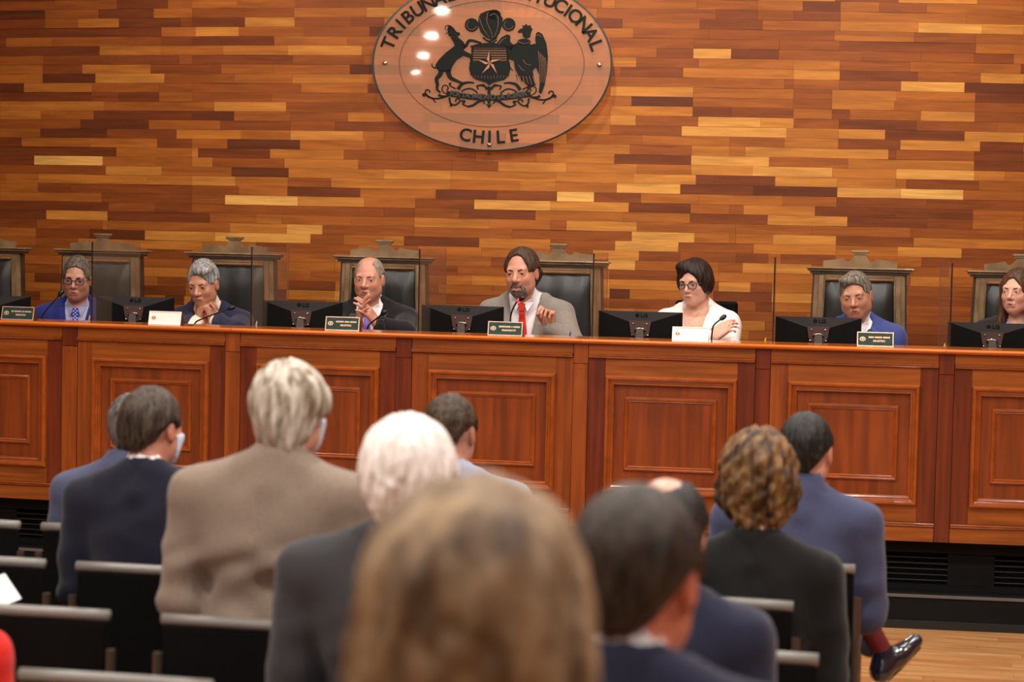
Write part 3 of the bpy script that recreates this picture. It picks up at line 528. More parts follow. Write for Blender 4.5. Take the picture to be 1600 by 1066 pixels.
# coat of arms, measured on the photo: x, y in pixels of the 660..880 view (zoom 5.923)
def E2(x, y): return ((660 + x / 5.923 - 767.5 + (y / 5.923 - 100) * .021) / 267.5, (100 - y / 5.923) / 272.0)
emb = MB()
def poly(pts, y0=-.0062, y1=-.004): emb.prism([E2(*p) for p in pts], y0, y1)
def blob(x, y, r, ry=None, n=18, y0=-.0062): poly([(x + r * math.cos(2 * PI * k / n), y + (ry or r) * math.sin(2 * PI * k / n)) for k in range(n)], y0)
def stroke(pts, w0, w1=None, y0=-.0062):
    """a tapering brush stroke through the points (smoothed)"""
    w1 = w0 if w1 is None else w1; P = []
    n = len(pts)
    for i in range(n - 1):
        p0, p1, p2, p3 = pts[max(i - 1, 0)], pts[i], pts[i + 1], pts[min(i + 2, n - 1)]
        for j in range(4):
            t = j / 4
            P.append(tuple(.5 * (2 * p1[c] + (p2[c] - p0[c]) * t + (2 * p0[c] - 5 * p1[c] + 4 * p2[c] - p3[c]) * t * t + (3 * p1[c] - p0[c] - 3 * p2[c] + p3[c]) * t ** 3) for c in (0, 1)))
    P.append(pts[-1]); m = len(P)
    Lf, Rt = [], []
    for i, p in enumerate(P):
        a = P[max(i - 1, 0)]; c = P[min(i + 1, m - 1)]; dx, dy = c[0] - a[0], c[1] - a[1]; q = math.hypot(dx, dy) or 1
        w_ = (w0 + (w1 - w0) * i / (m - 1)) / 2; Lf.append((p[0] - dy / q * w_, p[1] + dx / q * w_)); Rt.append((p[0] + dy / q * w_, p[1] - dx / q * w_))
    V = [E2(*p) for p in Lf] + [E2(*p) for p in Rt]
    VV = [(x, y0, z) for x, z in V] + [(x, -.004, z) for x, z in V]; k = 2 * m
    Fc = [(i, i + 1, m + i + 1, m + i) for i in range(m - 1)] + [(k + i, k + i + 1, i + 1, i) for i in range(m - 1)] + [(m + i, m + i + 1, k + m + i + 1, k + m + i) for i in range(m - 1)]
    emb.add(VV, Fc)
def flush(name):
    global emb
    o = emb.build(name, M['sign_dark'], sign); emb = MB(); return o
# shield with bars and a faceted star
poly([(440, 430), (500, 412), (560, 402), (625, 396), (690, 402), (750, 412), (810, 430), (795, 446), (455, 446)]); poly([(455, 446), (478, 446), (470, 500), (468, 575), (448, 575), (455, 510)])
poly([(795, 446), (772, 446), (780, 500), (782, 575), (804, 575), (797, 510)])
for yy in (452, 474, 496, 518, 540, 562): poly([(470, yy), (782, yy), (782, yy + 11), (470, yy + 11)])
poly([(440, 575), (810, 575), (815, 640), (800, 700), (760, 738), (700, 752), (655, 765), (618, 792), (590, 765), (545, 752), (490, 735), (450, 700), (434, 640)])
shield = flush('shield')
cx, cy = 622, 585
st_ = MB()
for k in range(5):
    a = -PI / 2 + k * 2 * PI / 5; R1, R2 = 118, 40
    tip = (cx + R1 * math.cos(a), cy + R1 * math.sin(a)); l_ = (cx + R2 * math.cos(a - PI / 5), cy + R2 * math.sin(a - PI / 5)); r_ = (cx + R2 * math.cos(a + PI / 5), cy + R2 * math.sin(a + PI / 5))
    st_.cur = 0; st_.prism([E2(cx, cy), E2(*l_), E2(*tip)], -.0074, -.0062); st_.cur = 1; st_.prism([E2(cx, cy), E2(*tip), E2(*r_)], -.0074, -.0062)
st_.build('star', [mat('sign_star', (176, 116, 84), .5), M['sign_dark']], shield)
# plumes
for x, y, r in ((458, 236, 64), (800, 230, 62)): blob(x, y, r)
poly([(540, 130), (600, 104), (650, 96), (700, 104), (722, 140), (745, 175), (738, 240), (715, 310), (680, 360), (640, 372), (585, 350), (540, 300), (518, 230), (522, 165)])
blob(665, 140, 62, 48); stroke([(560, 350), (620, 385), (690, 350)], 16); stroke([(600, 372), (640, 400), (690, 372)], 12)
flush('plumes')
# huemul deer
poly([(245, 340), (290, 350), (330, 345), (352, 322), (345, 304), (318, 300), (290, 262), (262, 240), (240, 246), (232, 280), (238, 312)])
poly([(258, 350), (330, 348), (382, 390), (402, 430), (385, 470), (455, 505), (470, 560), (452, 600), (440, 540), (380, 520), (318, 560), (278, 620), (262, 670), (180, 670), (140, 650), (118, 612), (150, 560), (220, 490), (298, 430), (292, 400)])
stroke([(380, 440), (410, 420), (432, 382), (480, 382), (550, 404)], 34, 20); stroke([(150, 630), (110, 632), (88, 612), (92, 592)], 16, 8)
stroke([(170, 655), (168, 690), (132, 735), (140, 790), (136, 830), (168, 862)], 50, 16); stroke([(235, 650), (258, 720), (318, 752), (372, 772)], 50, 18)
for p in ([(262, 245), (232, 240), (212, 262), (222, 290)], [(258, 255), (240, 300), (212, 320)], [(238, 262), (250, 300)]): stroke(p, 9, 5)
flush('deer')
# condor
poly([(885, 305), (882, 290), (905, 270), (930, 262), (925, 232), (945, 240), (960, 220), (975, 240), (1000, 232), (1005, 255), (1020, 270), (1005, 300), (995, 345), (960, 360), (930, 342), (925, 305)])
blob(940, 388, 64, 30)
poly([(870, 400), (1010, 410), (1050, 402), (1042, 360), (1052, 305), (1075, 294), (1110, 318), (1145, 400), (1160, 520), (1150, 660), (1130, 780), (1100, 862), (1075, 850), (1085, 770), (1082, 690), (1050, 620), (1020, 650), (1035, 740), (1050, 780), (1010, 800), (960, 780), (900, 720), (860, 640), (845, 560), (790, 545), (790, 470), (815, 425)])
poly([(690, 402), (735, 345), (785, 320), (815, 330), (812, 385), (850, 425), (820, 470), (790, 455), (770, 430)])
for k in range(5): stroke([(870 + k * 32, 690), (880 + k * 36, 745 + k * 8)], 12, 5)
stroke([(985, 790), (975, 830), (950, 850)], 22, 10); stroke([(800, 610), (840, 655)], 12, 6)
flush('condor')
# ribbon and scrolls
def rib(x): return 868 + 38 * math.sin((x - 240) / (980 - 240) * PI)
n = 16; xsr = [225 + (1000 - 225) * k / n for k in range(n + 1)]
poly([(x, rib(x) - 22) for x in xsr] + [(x, rib(x) + 26) for x in reversed(xsr)], y0=-.0068)
ribbon = flush('ribbon')
for sgn in (1, -1):
    f = lambda pts: [((618 + sgn * (p[0] - 618)), p[1]) for p in pts]
    def S(pts, a, b_=None): stroke(f(pts), a, b_)
    S([(250, 885), (180, 910), (110, 918), (50, 900), (20, 868)], 18, 12); S([(110, 918), (60, 900), (28, 868), (34, 840), (62, 842), (68, 862)], 12, 14); blob(*f([(14, 884)])[0], 17)
    S([(235, 880), (200, 860), (182, 830), (196, 798), (225, 795), (240, 820), (225, 838)], 10, 12); S([(60, 905), (100, 925), (122, 955)], 8, 12)
    S([(230, 895), (175, 895), (150, 880)], 16, 26); S([(360, 850), (395, 830), (450, 822), (500, 850), (510, 880)], 14); S([(330, 830), (370, 780), (430, 765), (480, 770)], 34, 14)
    S([(255, 800), (262, 770)], 12); S([(310, 825), (262, 800), (250, 780), (268, 768)], 14, 8)
    S([(500, 800), (540, 790), (580, 800), (600, 830)], 14, 24); S([(520, 830), (505, 800)], 12); S([(540, 790), (575, 780)], 10)
    S([(250, 905), (262, 960), (300, 975), (345, 945), (340, 915), (310, 925), (312, 945)], 18, 12); S([(270, 960), (262, 990)], 16, 24)
    S([(360, 935), (395, 940), (375, 965), (415, 985)], 18, 14); S([(415, 990), (470, 975), (520, 940), (560, 925)], 20, 26)
    S([(560, 930), (580, 960)], 18, 10)
S_ = [(618, 800), (618, 850), (618, 960)]; stroke(S_, 30, 26); poly([(590, 965), (645, 965), (630, 985), (618, 1003), (606, 985)])
flush('scrollwork')
# the fine pale lines scratched through the print: feathers, plumes, shield
for x0, x1 in ((1070, 1078), (1086, 1090), (1100, 1104), (1114, 1118), (1128, 1128)): stroke([(x0, 470 + (x0 - 1070)), (x0 + 14, 600), (x1, 760)], 4, 2, y0=-.0066)
for pts_ in ([(530, 170), (560, 260), (620, 350)], [(610, 120), (598, 200), (640, 300), (650, 355)], [(700, 160), (700, 250), (665, 350)], [(625, 150), (665, 130), (705, 160), (680, 165)], [(930, 550), (960, 590), (1010, 600)], [(890, 600), (920, 640), (950, 650)], [(880, 380), (940, 405), (1000, 385)], [(1060, 330), (1080, 320), (1100, 345)], [(710, 410), (740, 370), (780, 350)]): stroke(pts_, 4, 2, y0=-.0066)
for k in range(6): stroke([(870 + k * 30, 700), (885 + k * 32, 775)], 5, 3, y0=-.0066)
for k in range(12): stroke([(462 + k * 29, 700), (462 + k * 29, 730 - abs(k - 5.5) * 2)], 2.5, 2.5, y0=-.0066)
for x, y, r in ((458, 236, 44), (800, 230, 42)): stroke([(x + r * math.cos(a), y + r * math.sin(a)) for a in (0.3, 1.2, 2.2, 3.2, 4.2)], 4, 2, y0=-.0066)
o_ = emb.build('etched_line', mat('sign_etch', (138, 88, 62), .5), sign); o_['kind'] = 'stuff'; emb = MB()
tx = 'POR LA RAZON O LA FUERZA'
for k, ch in enumerate(tx):
    if ch == ' ': continue
    x = 270 + k * 29.5; px_, pz_ = E2(x, rib(x) + 13); sl = -math.cos((x - 240) / 740 * PI) * .16
    letter(ch, .042, Matrix.Translation((px_, -.0075, pz_)) @ Matrix.Rotation(-sl, 4, 'Y') @ FACE, ribbon, mat('sign_ribbon_letters', (52, 52, 42), .5) if k == 0 else tcache[('P', .042)].materials[0])
# ------------------------------------------------------------------ judges' chairs
DAIS = .395
CX = [(-24, 386), (160, 392), (366.5, 394), (601, 398), (872.5, 404), (1343.5, 419), (1596, 425)]   # cap centre in the photo
def throne(label):
    t = empty('judge_chair', (0, 0, DAIS), 0, label, 'armchair', 'carved wooden armchairs with black leather along the wall')
    H = 1.272                                                     # cap height above the dais; y = 0 front face, +y towards the wall
    for s in (-1, 1):
        b = MB(); b.prism([(s * .236, H - .03), (s * .180, H - .03), (s * .205, .42), (s * .262, .42)] if s > 0 else [(s * .180, H - .03), (s * .236, H - .03), (s * .262, .42), (s * .205, .42)], -.02, .03); b.build('back_post', M['throne'], t)
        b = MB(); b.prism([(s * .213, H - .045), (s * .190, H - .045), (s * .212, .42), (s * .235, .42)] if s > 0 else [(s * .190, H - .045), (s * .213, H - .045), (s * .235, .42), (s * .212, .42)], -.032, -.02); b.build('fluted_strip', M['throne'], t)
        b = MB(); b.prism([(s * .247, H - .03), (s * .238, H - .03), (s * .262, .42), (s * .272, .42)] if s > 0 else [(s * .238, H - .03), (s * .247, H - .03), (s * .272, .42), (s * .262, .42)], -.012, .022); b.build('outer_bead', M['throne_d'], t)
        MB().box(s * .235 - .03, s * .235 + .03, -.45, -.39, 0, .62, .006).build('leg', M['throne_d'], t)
        MB().box(s * .245 - .03, s * .245 + .03, -.02, .04, 0, .42, .006).build('leg', M['throne_d'], t)
        b = MB(); b.tube([(s * .24, .0, .66), (s * .25, -.2, .665), (s * .25, -.42, .64), (s * .25, -.46, .61)], [.026, .03, .032, .026], 10); b.build('armrest', M['throne'], t, smooth=True)
    MB().box(-.285, .285, -.05, .05, H - .010, H, .003).box(-.275, .275, -.04, .045, H - .022, H - .011, .003).build('cornice', M['throne'], t)
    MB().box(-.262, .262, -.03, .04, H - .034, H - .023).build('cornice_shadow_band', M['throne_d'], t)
    MB().box(-.180, .180, -.022, .025, H - .052, H - .034, .002).box(-.180, .180, -.030, .025, H - .068, H - .055, .003).build('top_rail', M['throne'], t)
    cr = [(-.195, 0), (.195, 0), (.195, .034), (.12, .043), (.085, .050), (.082, .041), (.070, .032), (.055, .032), (.044, .042), (.032, .060), (.030, .074), (-.030, .074), (-.032, .060), (-.044, .042), (-.055, .032), (-.070, .032), (-.082, .041), (-.085, .050), (-.12, .043), (-.195, .034)]
    MB().prism([(x, H + z) for x, z in cr], -.012, .018).build('crest', M['throne'], t)
    MB().box(-.048, .048, -.022, .028, H + .079, H + .092, .003).box(-.040, .040, -.017, .024, H + .072, H + .079).build('crest_cap', M['throne'], t)
    # padded leather back, pulled in at the edge with a row of nails
    n = 14; V = []
    for j in range(n + 1):
        v = j / n; z = .44 + v * (H - .078 - .44)
        hw = .178 + .026 * (1 - v)
        for i in range(n + 1):
            u = i / n * 2 - 1; e = min(1 - abs(u), 1 - abs(v * 2 - 1)) * 3
            puff = .038 * (1 - math.exp(-2.2 * max(e, 0))) + .004 * math.sin(9 * u) * math.exp(-3 * (1 - v)) * (1 - abs(u))
            V.append((u * hw, -.012 - puff, z))
    Fc = [(j * (n + 1) + i, j * (n + 1) + i + 1, (j + 1) * (n + 1) + i + 1, (j + 1) * (n + 1) + i) for j in range(n) for i in range(n)]
    mesh_obj('leather_back', V, Fc, M['leather'], t, smooth=True)
    bb_ = MB().box(-.19, .19, -.012, .02, .43, H - .07).build('back_board', M['throne_d'], t)
    b = MB()
    def nail(x, z): b.lathe([(.0005, .003), (.0032, .0015), (.0038, 0)], 6, M=Matrix.Translation((x, -.016, z)) @ Matrix.Rotation(PI / 2, 4, 'X'))
    for k in range(46): nail(-.178 + .356 * k / 45, H - .074)
    for k in range(64):
        v = k / 63; hw = .180 + .026 * v
        for s in (-1, 1): nail(s * hw, H - .078 - v * .70)
    o = b.build('nail_head', M['nail'], bb_); o['kind'] = 'stuff'
    b = MB(); b.box(-.23, .23, -.45, -.02, .36, .46, .03); b.build('seat', M['leather'], t)
    MB().box(-.24, .24, -.46, -.01, .30, .36, .004).build('seat_frame', M['throne_d'], t)
    return t
TL = ['carved chair cut off at the left edge, only its crest tip in view', 'carved oak chair with leather back behind the judge in glasses', 'carved oak chair behind the judge resting his mouth on clasped hands', 'carved oak chair behind the balding judge with the purple tie',
      'carved oak chair behind the speaker with the red tie', 'carved oak chair behind the dozing judge in blue, its leather showing on both sides', 'carved oak chair at the right edge behind the long-haired woman']
t0 = None
def dup(t):
    c = t.copy(); C.objects.link(c)
    for ch in list(t.children):
        k = ch.copy(); C.objects.link(k); k.parent = c
        for g_ in list(ch.children):
            h_ = g_.copy(); C.objects.link(h_); h_.parent = k
    return c
CHY = 1.27
thr = []
for i, (px, py) in enumerate(CX):
    t = throne(TL[0]) if t0 is None else dup(t0)
    t0 = t0 or t; t['label'] = TL[i]
    p = at(px, py, deskY, CHY); t.location = (p.x, p.y, DAIS)
    t.rotation_euler = (0, 0, math.atan(2 * DESK[0] * p.x + DESK[1]) + (-.0 if i != 1 else .0)); thr.append(t)
# plain office chair behind the woman in white
p = at(1105, 520, deskY, 1.22)
t = empty('office_chair', (p.x, p.y, DAIS), 0, 'plain black office chair behind the woman in the white jacket', 'chair')
MB().box(-.175, .160, -.02, .03, .50, 1.075, .012).build('backrest', M['seat_black'], t)
MB().box(-.22, .22, -.45, -.02, .40, .46, .015).build('seat', M['seat_black'], t)
MB().lathe([(.03, .06), (.03, .40)], 12, M=Matrix.Translation((0, -.22, 0))).build('gas_column', M['mic'], t)
for k in range(5):
    a = k * 2 * PI / 5; MB().tube([(0, -.22, .08), (.24 * math.cos(a), -.22 + .24 * math.sin(a), .045)], .018, 6).build('leg', M['mic'], t)

# ------------------------------------------------------------------ monitors
def monitor(label, wd_=.425, ht=.27):
    t = empty('monitor', (0, 0, DZ), 0, label, 'monitor', 'computer monitors on the bench seen from behind')
    z1 = ht + .065; z0 = .065; hw = wd_ / 2
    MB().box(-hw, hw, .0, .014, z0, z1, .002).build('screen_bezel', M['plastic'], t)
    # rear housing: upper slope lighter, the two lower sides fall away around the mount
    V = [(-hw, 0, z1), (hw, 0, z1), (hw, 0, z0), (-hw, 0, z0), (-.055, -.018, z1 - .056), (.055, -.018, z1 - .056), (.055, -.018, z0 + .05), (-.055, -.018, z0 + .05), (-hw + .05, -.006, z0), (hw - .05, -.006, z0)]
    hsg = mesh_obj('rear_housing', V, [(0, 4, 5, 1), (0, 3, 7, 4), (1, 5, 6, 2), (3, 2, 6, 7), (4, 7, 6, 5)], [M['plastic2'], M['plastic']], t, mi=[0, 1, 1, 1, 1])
    b = MB(); b.prism([(-.056, z1 - .050), (.056, z1 - .050), (.046, z1 - .115), (.03, z1 - .135), (-.03, z1 - .135), (-.046, z1 - .115)], -.026, -.017); brk = b.build('mount_bracket', M['bracket'], t)
    for x, z in ((-.034, z1 - .066), (.034, z1 - .066), (-.040, z1 - .128), (.040, z1 - .128)):
        q = MB(); q.lathe([(.0005, .004), (.0045, .003), (.006, 0)], 10, M=Matrix.Translation((x, -.026, z)) @ Matrix.Rotation(PI / 2, 4, 'X')); q.build('screw', M['chrome'], brk)
    q = MB(); q.tube([(-.026, -.030, z1 - .106), (-.02, -.036, z1 - .093), (0, -.038, z1 - .089), (.02, -.036, z1 - .093), (.026, -.030, z1 - .106)], .0045, 8); q.build('hinge_loop', M['chrome'], brk, smooth=True)
    b = MB(); b.prism([(-.017, z1 - .095), (.017, z1 - .095), (.032, .01), (-.032, .01)], -.048, -.034); b.build('stand_neck', M['neck'], t)
    MB().box(-.12, .12, -.15, .06, 0, .011, .004).build('stand_base', M['plastic'], t)
    g = MB(); g.lathe([(.0005, .001), (.011, .001), (.011, 0)], 20, M=Matrix.Translation((-.016, -.0075, z1 - .020)) @ Matrix.Rotation(PI / 2 - .31, 4, 'X')); g.build('round_logo', M['logo'], hsg)
    me = text_mesh('LG', .030); me.materials.clear(); me.materials.append(M['logo']); o = bpy.data.objects.new('logo_letters', me); C.objects.link(o); o.parent = hsg
    o.matrix_local = Matrix.Translation((.019, -.0115, z1 - .030)) @ Matrix.Rotation(PI / 2 - .31, 4, 'X')
    return t
MON = [(-12, 462, 'black monitor at the left edge, half cut by the photo'), (211, 464, 'black monitor between the judge in glasses and the clasped-hands judge'), (472.5, 471, 'black monitor left of the purple-tie judge'),
       (723, 478, 'black monitor left of the speaker with the red tie'), (1001, 487, 'black monitor left of the woman in the white jacket'), (1279, 496, 'black monitor partly hiding the dozing judge in blue'), (1550, 505, 'black monitor in front of the long-haired woman at the right edge')]
m0 = None
for px, py, lb in MON:
    t = monitor(lb) if m0 is None else dup(m0)
    m0 = m0 or t; t['label'] = lb
    p = at(px, py, deskY, .52); t.location = (p.x, p.y, DZ + (p.z - DZ - .335)); t.rotation_euler = (0, 0, math.atan2(-p.x, -p.y) * 0 + .05)
    # stand it on the writing desk: stretch of the neck differs a little from seat to seat
    t.location.z = DZ
    t.scale = (1, 1, (p.z - DZ) / .335)

# ------------------------------------------------------------------ name plates
def plate(x0, x1, yb, white, side, second, label, names):
    a = at(x0, yb, deskY, .05); b_ = at(x1, yb, deskY, .05); L = b_.x - a.x
    t = empty('name_plate', ((a.x + b_.x) / 2, deskY((a.x + b_.x) / 2) + .05, LZ), math.atan2(b_.y - a.y, L) + .0, label, 'name plate', 'desk name plates on the bench ledge')
    H = .068; tilt = Matrix.Rotation(math.radians(-14), 4, 'X')
    body = MB(); body.prism([(-.001, 0), (.055, 0), (.024, H), (.016, H)], -L / 2, L / 2, axis='x'); body.build('wedge_body', M['plate_b'], t)
    q = MB(); q.box(-L / 2 + .001, L / 2 - .001, -.0025, .0005, .001, H * 1.0, M=tilt); pnl = q.build('panel', M['plate_w'] if white else M['plate_g'], t)
    q = MB(); q.frame(-L / 2, L / 2, 0, H * 1.02, [(0, .0), (0, -.005), (.004, -.005), (.004, -.001)], M=tilt); q.build('border', M['plate_w'] if white else M['plate_f'], t)
    q = MB(); sx = -L / 2 + .026
    q.prism([(sx + .0135 * math.cos(2 * PI * k / 20), H * .52 + .0105 * math.sin(2 * PI * k / 20)) for k in range(20)], -.0036, -.0025, M=tilt)
    q.cur = 1; q.prism([(sx + .0095 * math.cos(2 * PI * k / 20), H * .52 + .007 * math.sin(2 * PI * k / 20)) for k in range(20)], -.0042, -.0036, M=tilt)
    q.cur = 0; q.prism([(sx - .005, H * .47), (sx + .005, H * .47), (sx + .003, H * .6), (sx, H * .57), (sx - .003, H * .6)], -.0047, -.0042, M=tilt)
    q.build('crest_badge', [M['plate_t'], M['plate_g']], pnl)
    if not white or names:
        # the first line is too small to read in the photo: worn gilt strokes of about the right length
        q = MB(); x = sx + .028; r = random.Random(len(label))
        while x < L / 2 - .016:
            w_ = r.uniform(.0035, .006); q.box(x, x + w_ * .8, -.0037, -.0025, H * .60, H * .60 + .0075, M=tilt); x += w_ + (.0045 if r.random() < .15 else 0.0008)
        o = q.build('name_line', M['plate_t'], pnl); o['kind'] = 'stuff'
        me = text_mesh(second, .0125, .0005); me.materials.clear(); me.materials.append(M['plate_t'])
        o = bpy.data.objects.new('title_line', me); C.objects.link(o); o.parent = pnl
        o.matrix_local = tilt @ Matrix.Translation((.018, -.0033, H * .33)) @ FACE
    return t
plate(2, 52, 499, False, 1, 'MINISTRO', 'dark green name plate left of the judge in glasses, near the left edge', True)
plate(232, 282, 505, True, 1, 'MINISTRO', 'white glaring name plate left of the judge with clasped hands', False)
plate(508, 561, 513.5, False, 1, 'MINISTRO', 'green name plate with pale border below the steepled hands', True)
plate(762, 816, 521, False, 1, 'PRESIDENTE', 'grey-green name plate in front of the speaker and his red-lit microphone', True)
plate(1050, 1107, 530.5, True, 1, 'MINISTRA', 'white name plate in front of the woman in the white jacket', False)
plate(1339, 1396, 540, False, 1, 'MINISTRO', 'green name plate below the dozing judge in blue', True)

# ------------------------------------------------------------------ gooseneck microphones
def mic(base, pts, off, label, red=False):
    P = [at(x, y, deskY, o_) for (x, y), o_ in zip(pts, off)]
    b0 = P[0].copy(); b0.z = DZ
    t = empty('gooseneck_microphone', b0, 0, label, 'microphone', 'gooseneck microphones on the bench')
    P = [p - b0 for p in P]
    MB().box(-.04, .04, -.05, .05, 0, .03, .008).build('base', M['mic'], t)
    Q = [Vector((0, 0, .02))] + P
    for _ in range(2):
        R_ = [Q[0]]
        for a, c in zip(Q[:-1], Q[1:]): R_ += [a * .75 + c * .25, a * .25 + c * .75]
        Q = R_ + [Q[-1]]
    MB().tube(Q, .0042, 8).build('gooseneck', M['mic'], t, smooth=True)
    d = (Q[-1] - Q[-3]).normalized(); rot = d.to_track_quat('Z', 'Y').to_matrix().to_4x4()
    q = MB(); q.lathe([(.004, -.005), (.0085, .0), (.0115, .008), (.0125, .020), (.010, .032), (.004, .038)], 14, M=Matrix.Translation(Q[-1]) @ rot); q.build('windscreen', M['mic'], t, smooth=True)
    if red:
        q = MB(); q.lathe([(.006, -.014), (.011, -.010), (.0118, -.002), (.008, .001)], 14, M=Matrix.Translation(Q[-1]) @ rot); q.build('lit_ring', M['mic_red'], t, smooth=True)
mic(0, [(63, 500), (70, 487), (92, 462)], (.40, .40, .42), 'thin black gooseneck microphone in front of the judge in glasses')
mic(0, [(300, 506), (318, 497), (357, 483)], (.42, .42, .44), 'black gooseneck microphone slanting across the judge with clasped hands')
mic(0, [(572, 512), (582, 503), (596, 492)], (.45, .42, .40), 'short black gooseneck microphone below the purple-tie judge')
mic(0, [(797, 508), (798, 490), (806, 473), (812, 469)], (.42, .42, .40, .38), 'gooseneck microphone with a glowing red ring before the speaker', True)
mic(0, [(1112, 513), (1118, 505), (1126, 499)], (.30, .30, .32), 'black gooseneck microphone beside the folded hand of the woman in white')
mic(0, [(1350, 540), (1352, 530), (1356, 523)], (.42, .42, .44), 'gooseneck microphone just above the name plate of the dozing judge')

# ------------------------------------------------------------------ clear screens between the seats
SCR = [(142, 378, 'across the chair of the judge in glasses'), (391, 386, 'between the clasped-hands judge and the monitor to his right'), (653, 389, 'right of the purple-tie judge, across his chair'), (925, 396, 'right of the speaker, across his chair edge'), (1208, 402, 'between the woman in white and the dozing judge'), (1485, 411, 'between the dozing judge and the long-haired woman')]
for px, py, w_ in SCR:
    p = at(px, py, deskY, .24); L = .60; z0 = LZ - .19; a = at(px, 510, deskY, .24)
    yaw = math.atan(2 * DESK[0] * p.x + DESK[1])
    t = empty('clear_screen', (a.x, deskY(a.x) + .248, z0), yaw, 'clear acrylic divider ' + w_, 'screen', 'clear acrylic dividers between the judges')
    h = p.z - z0
    MB().box(-.003, .003, .004, L, 0, h).build('pane', M['screen'], t)
    MB().box(-.0036, .0036, 0, .004, 0, h).build('front_edge', M['screen_edge'], t)
    MB().box(-.0032, .0032, L, L + .003, 0, h).build('rear_edge', M['screen'], t)
    MB().box(-.022, .022, .05, L - .05, 0, .018, .003).build('foot', M['screen_edge'], t)
# pens standing by the screens
for px, py, m_, lb in ((140, 496, 'pen', 'yellow pencil upright beside the screen of the judge in glasses'), (401, 505, 'pen_w', 'pale pen leaning by the screen near the clasped-hands judge'), (891, 521, 'pen_b', 'dark blue pen with a pale tip behind the ledge right of the speaker'), (1196, 531, 'pen', 'yellow pencil leaning left of the screen beyond the woman in white'), (1476, 540, 'pen', 'yellow pencil leaning left of the rightmost screen')):
    p = at(px, py, deskY, .36)
    t = empty('pencil', (p.x - .012, p.y, DZ), 0, lb, 'pen', 'pens behind the ledge')
    q = MB(); q.tube([(-.03, 0, .0), (.012, 0, p.z - DZ), (.0135, 0, p.z - DZ + .012)], [.0042, .0042, .001], 6); q.build('shaft', M[m_], t)
    q = MB(); q.tube([(-.031, 0, -.0), (-.0265, 0, .02)], .0046, 6); q.build('cap', M['mic'], t)

# ------------------------------------------------------------------ audience seats
def seatchair(label, grp):
    t = empty('audience_chair', (0, 0, 0), 0, label, 'chair', grp)
    W = .225
    q = MB(); q.box(-W, W, -.012, .012, .30, .775, .008, M=Matrix.Translation((0, .0, 0)) @ Matrix.Rotation(math.radians(0), 4, 'X')); q.build('backrest', M['seat_black'], t)
    n = 8; q = MB(); V = []
    q.tube([(-W - .003, 0, .787), (-W * .5, -.002, .788), (0, -.003, .788), (W * .5, -.002, .788), (W + .003, 0, .787)], .0155, 10); q.build('lit_back_rail', M['seat_rail_lit'], t, smooth=True)  # highlight along the top edge, built as a grey bar
    q = MB(); q.box(-W, W, .02, .42, .42, .46, .012); q.build('seat', M['seat_black'], t)
    for s in (-1, 1):
        MB().tube([(s * (W + .012), -.01, .70), (s * (W + .012), -.03, .0)], .013, 8).build('leg', M['seat_leg'], t)
        MB().tube([(s * (W + .012), .36, .44), (s * (W + .012), .38, .0)], .013, 8).build('leg', M['seat_leg'], t)
        MB().box(s * (W + .012) - .013, s * (W + .012) + .013, -.02, .38, .425, .450, .003).build('side_rail', M['seat_leg'], t)
    return t
GR = 'black audience chairs with a grey top rail'
chairs = []
first = None
SPOTS = []
for i, xs in ((0, [-3.227, -2.687, -2.125, -1.56, -1.0, -.43]), (1, [-3.40, -2.838, -2.278, -1.715, -1.155, -.60]), (2, [-2.96, -2.36, -1.757, -1.145, -.517]), (3, [-2.45, -1.845, -1.23, -.62]), (5, [-1.25, -.655]), (6, [-1.0])):
    for x in xs: SPOTS.append((i, x + .225))
LB = {(0, 0): 'chair in the front row at the left edge, empty', (0, 1): 'front-row chair of the blue-suited man, its left half showing', (0, 5): 'front-row chair at the aisle, behind the black-haired man in the blue suit', (0, 2): 'front-row chair hidden behind the navy and tan jackets', (0, 3): 'front-row chair of the man in the light grey jacket', (0, 4): 'empty front-row chair hidden behind the balding man',
      (1, 0): 'second-row chair beyond the left edge', (1, 1): 'second-row chair at the left edge under the white paper', (1, 2): 'second-row chair of the man in navy with the white collar', (1, 3): 'second-row chair hidden behind the tan jacket', (1, 4): 'second-row chair hidden behind the white-haired man', (1, 5): 'second-row aisle chair of the woman in the black jacket',
      (2, 0): 'third-row chair beyond the left edge', (2, 1): 'third-row empty chair at lower left, whole rail showing', (2, 2): 'third-row chair of the man in the tan jacket', (2, 3): 'third-row chair hidden behind the foreground heads', (2, 4): 'third-row aisle chair, only the right tip of its rail showing',
      (3, 0): 'fourth-row chair at the left edge of the photo, under the red sleeve', (3, 1): 'fourth-row empty chair, its rail along the lower left edge', (3, 2): 'fourth-row chair of the white-haired man', (3, 3): 'fourth-row chair of the balding dark-haired man', (5, 0): 'rear-row empty chair below the frame', (5, 1): 'rear-row chair of the man with the large right ear', (6, 0): 'rear chair of the blurred light-brown-haired woman'}
cnt = {}
for i, x in SPOTS:
    k = cnt.get(i, 0); cnt[i] = k + 1
    if first is None: first = t = seatchair('', GR)
    else: t = dup(first)
    t['label'] = LB[(i, k)]; t.location = (x, row_y(i, x), 0)
    t.rotation_euler = (0, 0, -.0197 + RND.uniform(-.02, .02))
    if i == 6: t.location = (-.62, 1.92, 0)
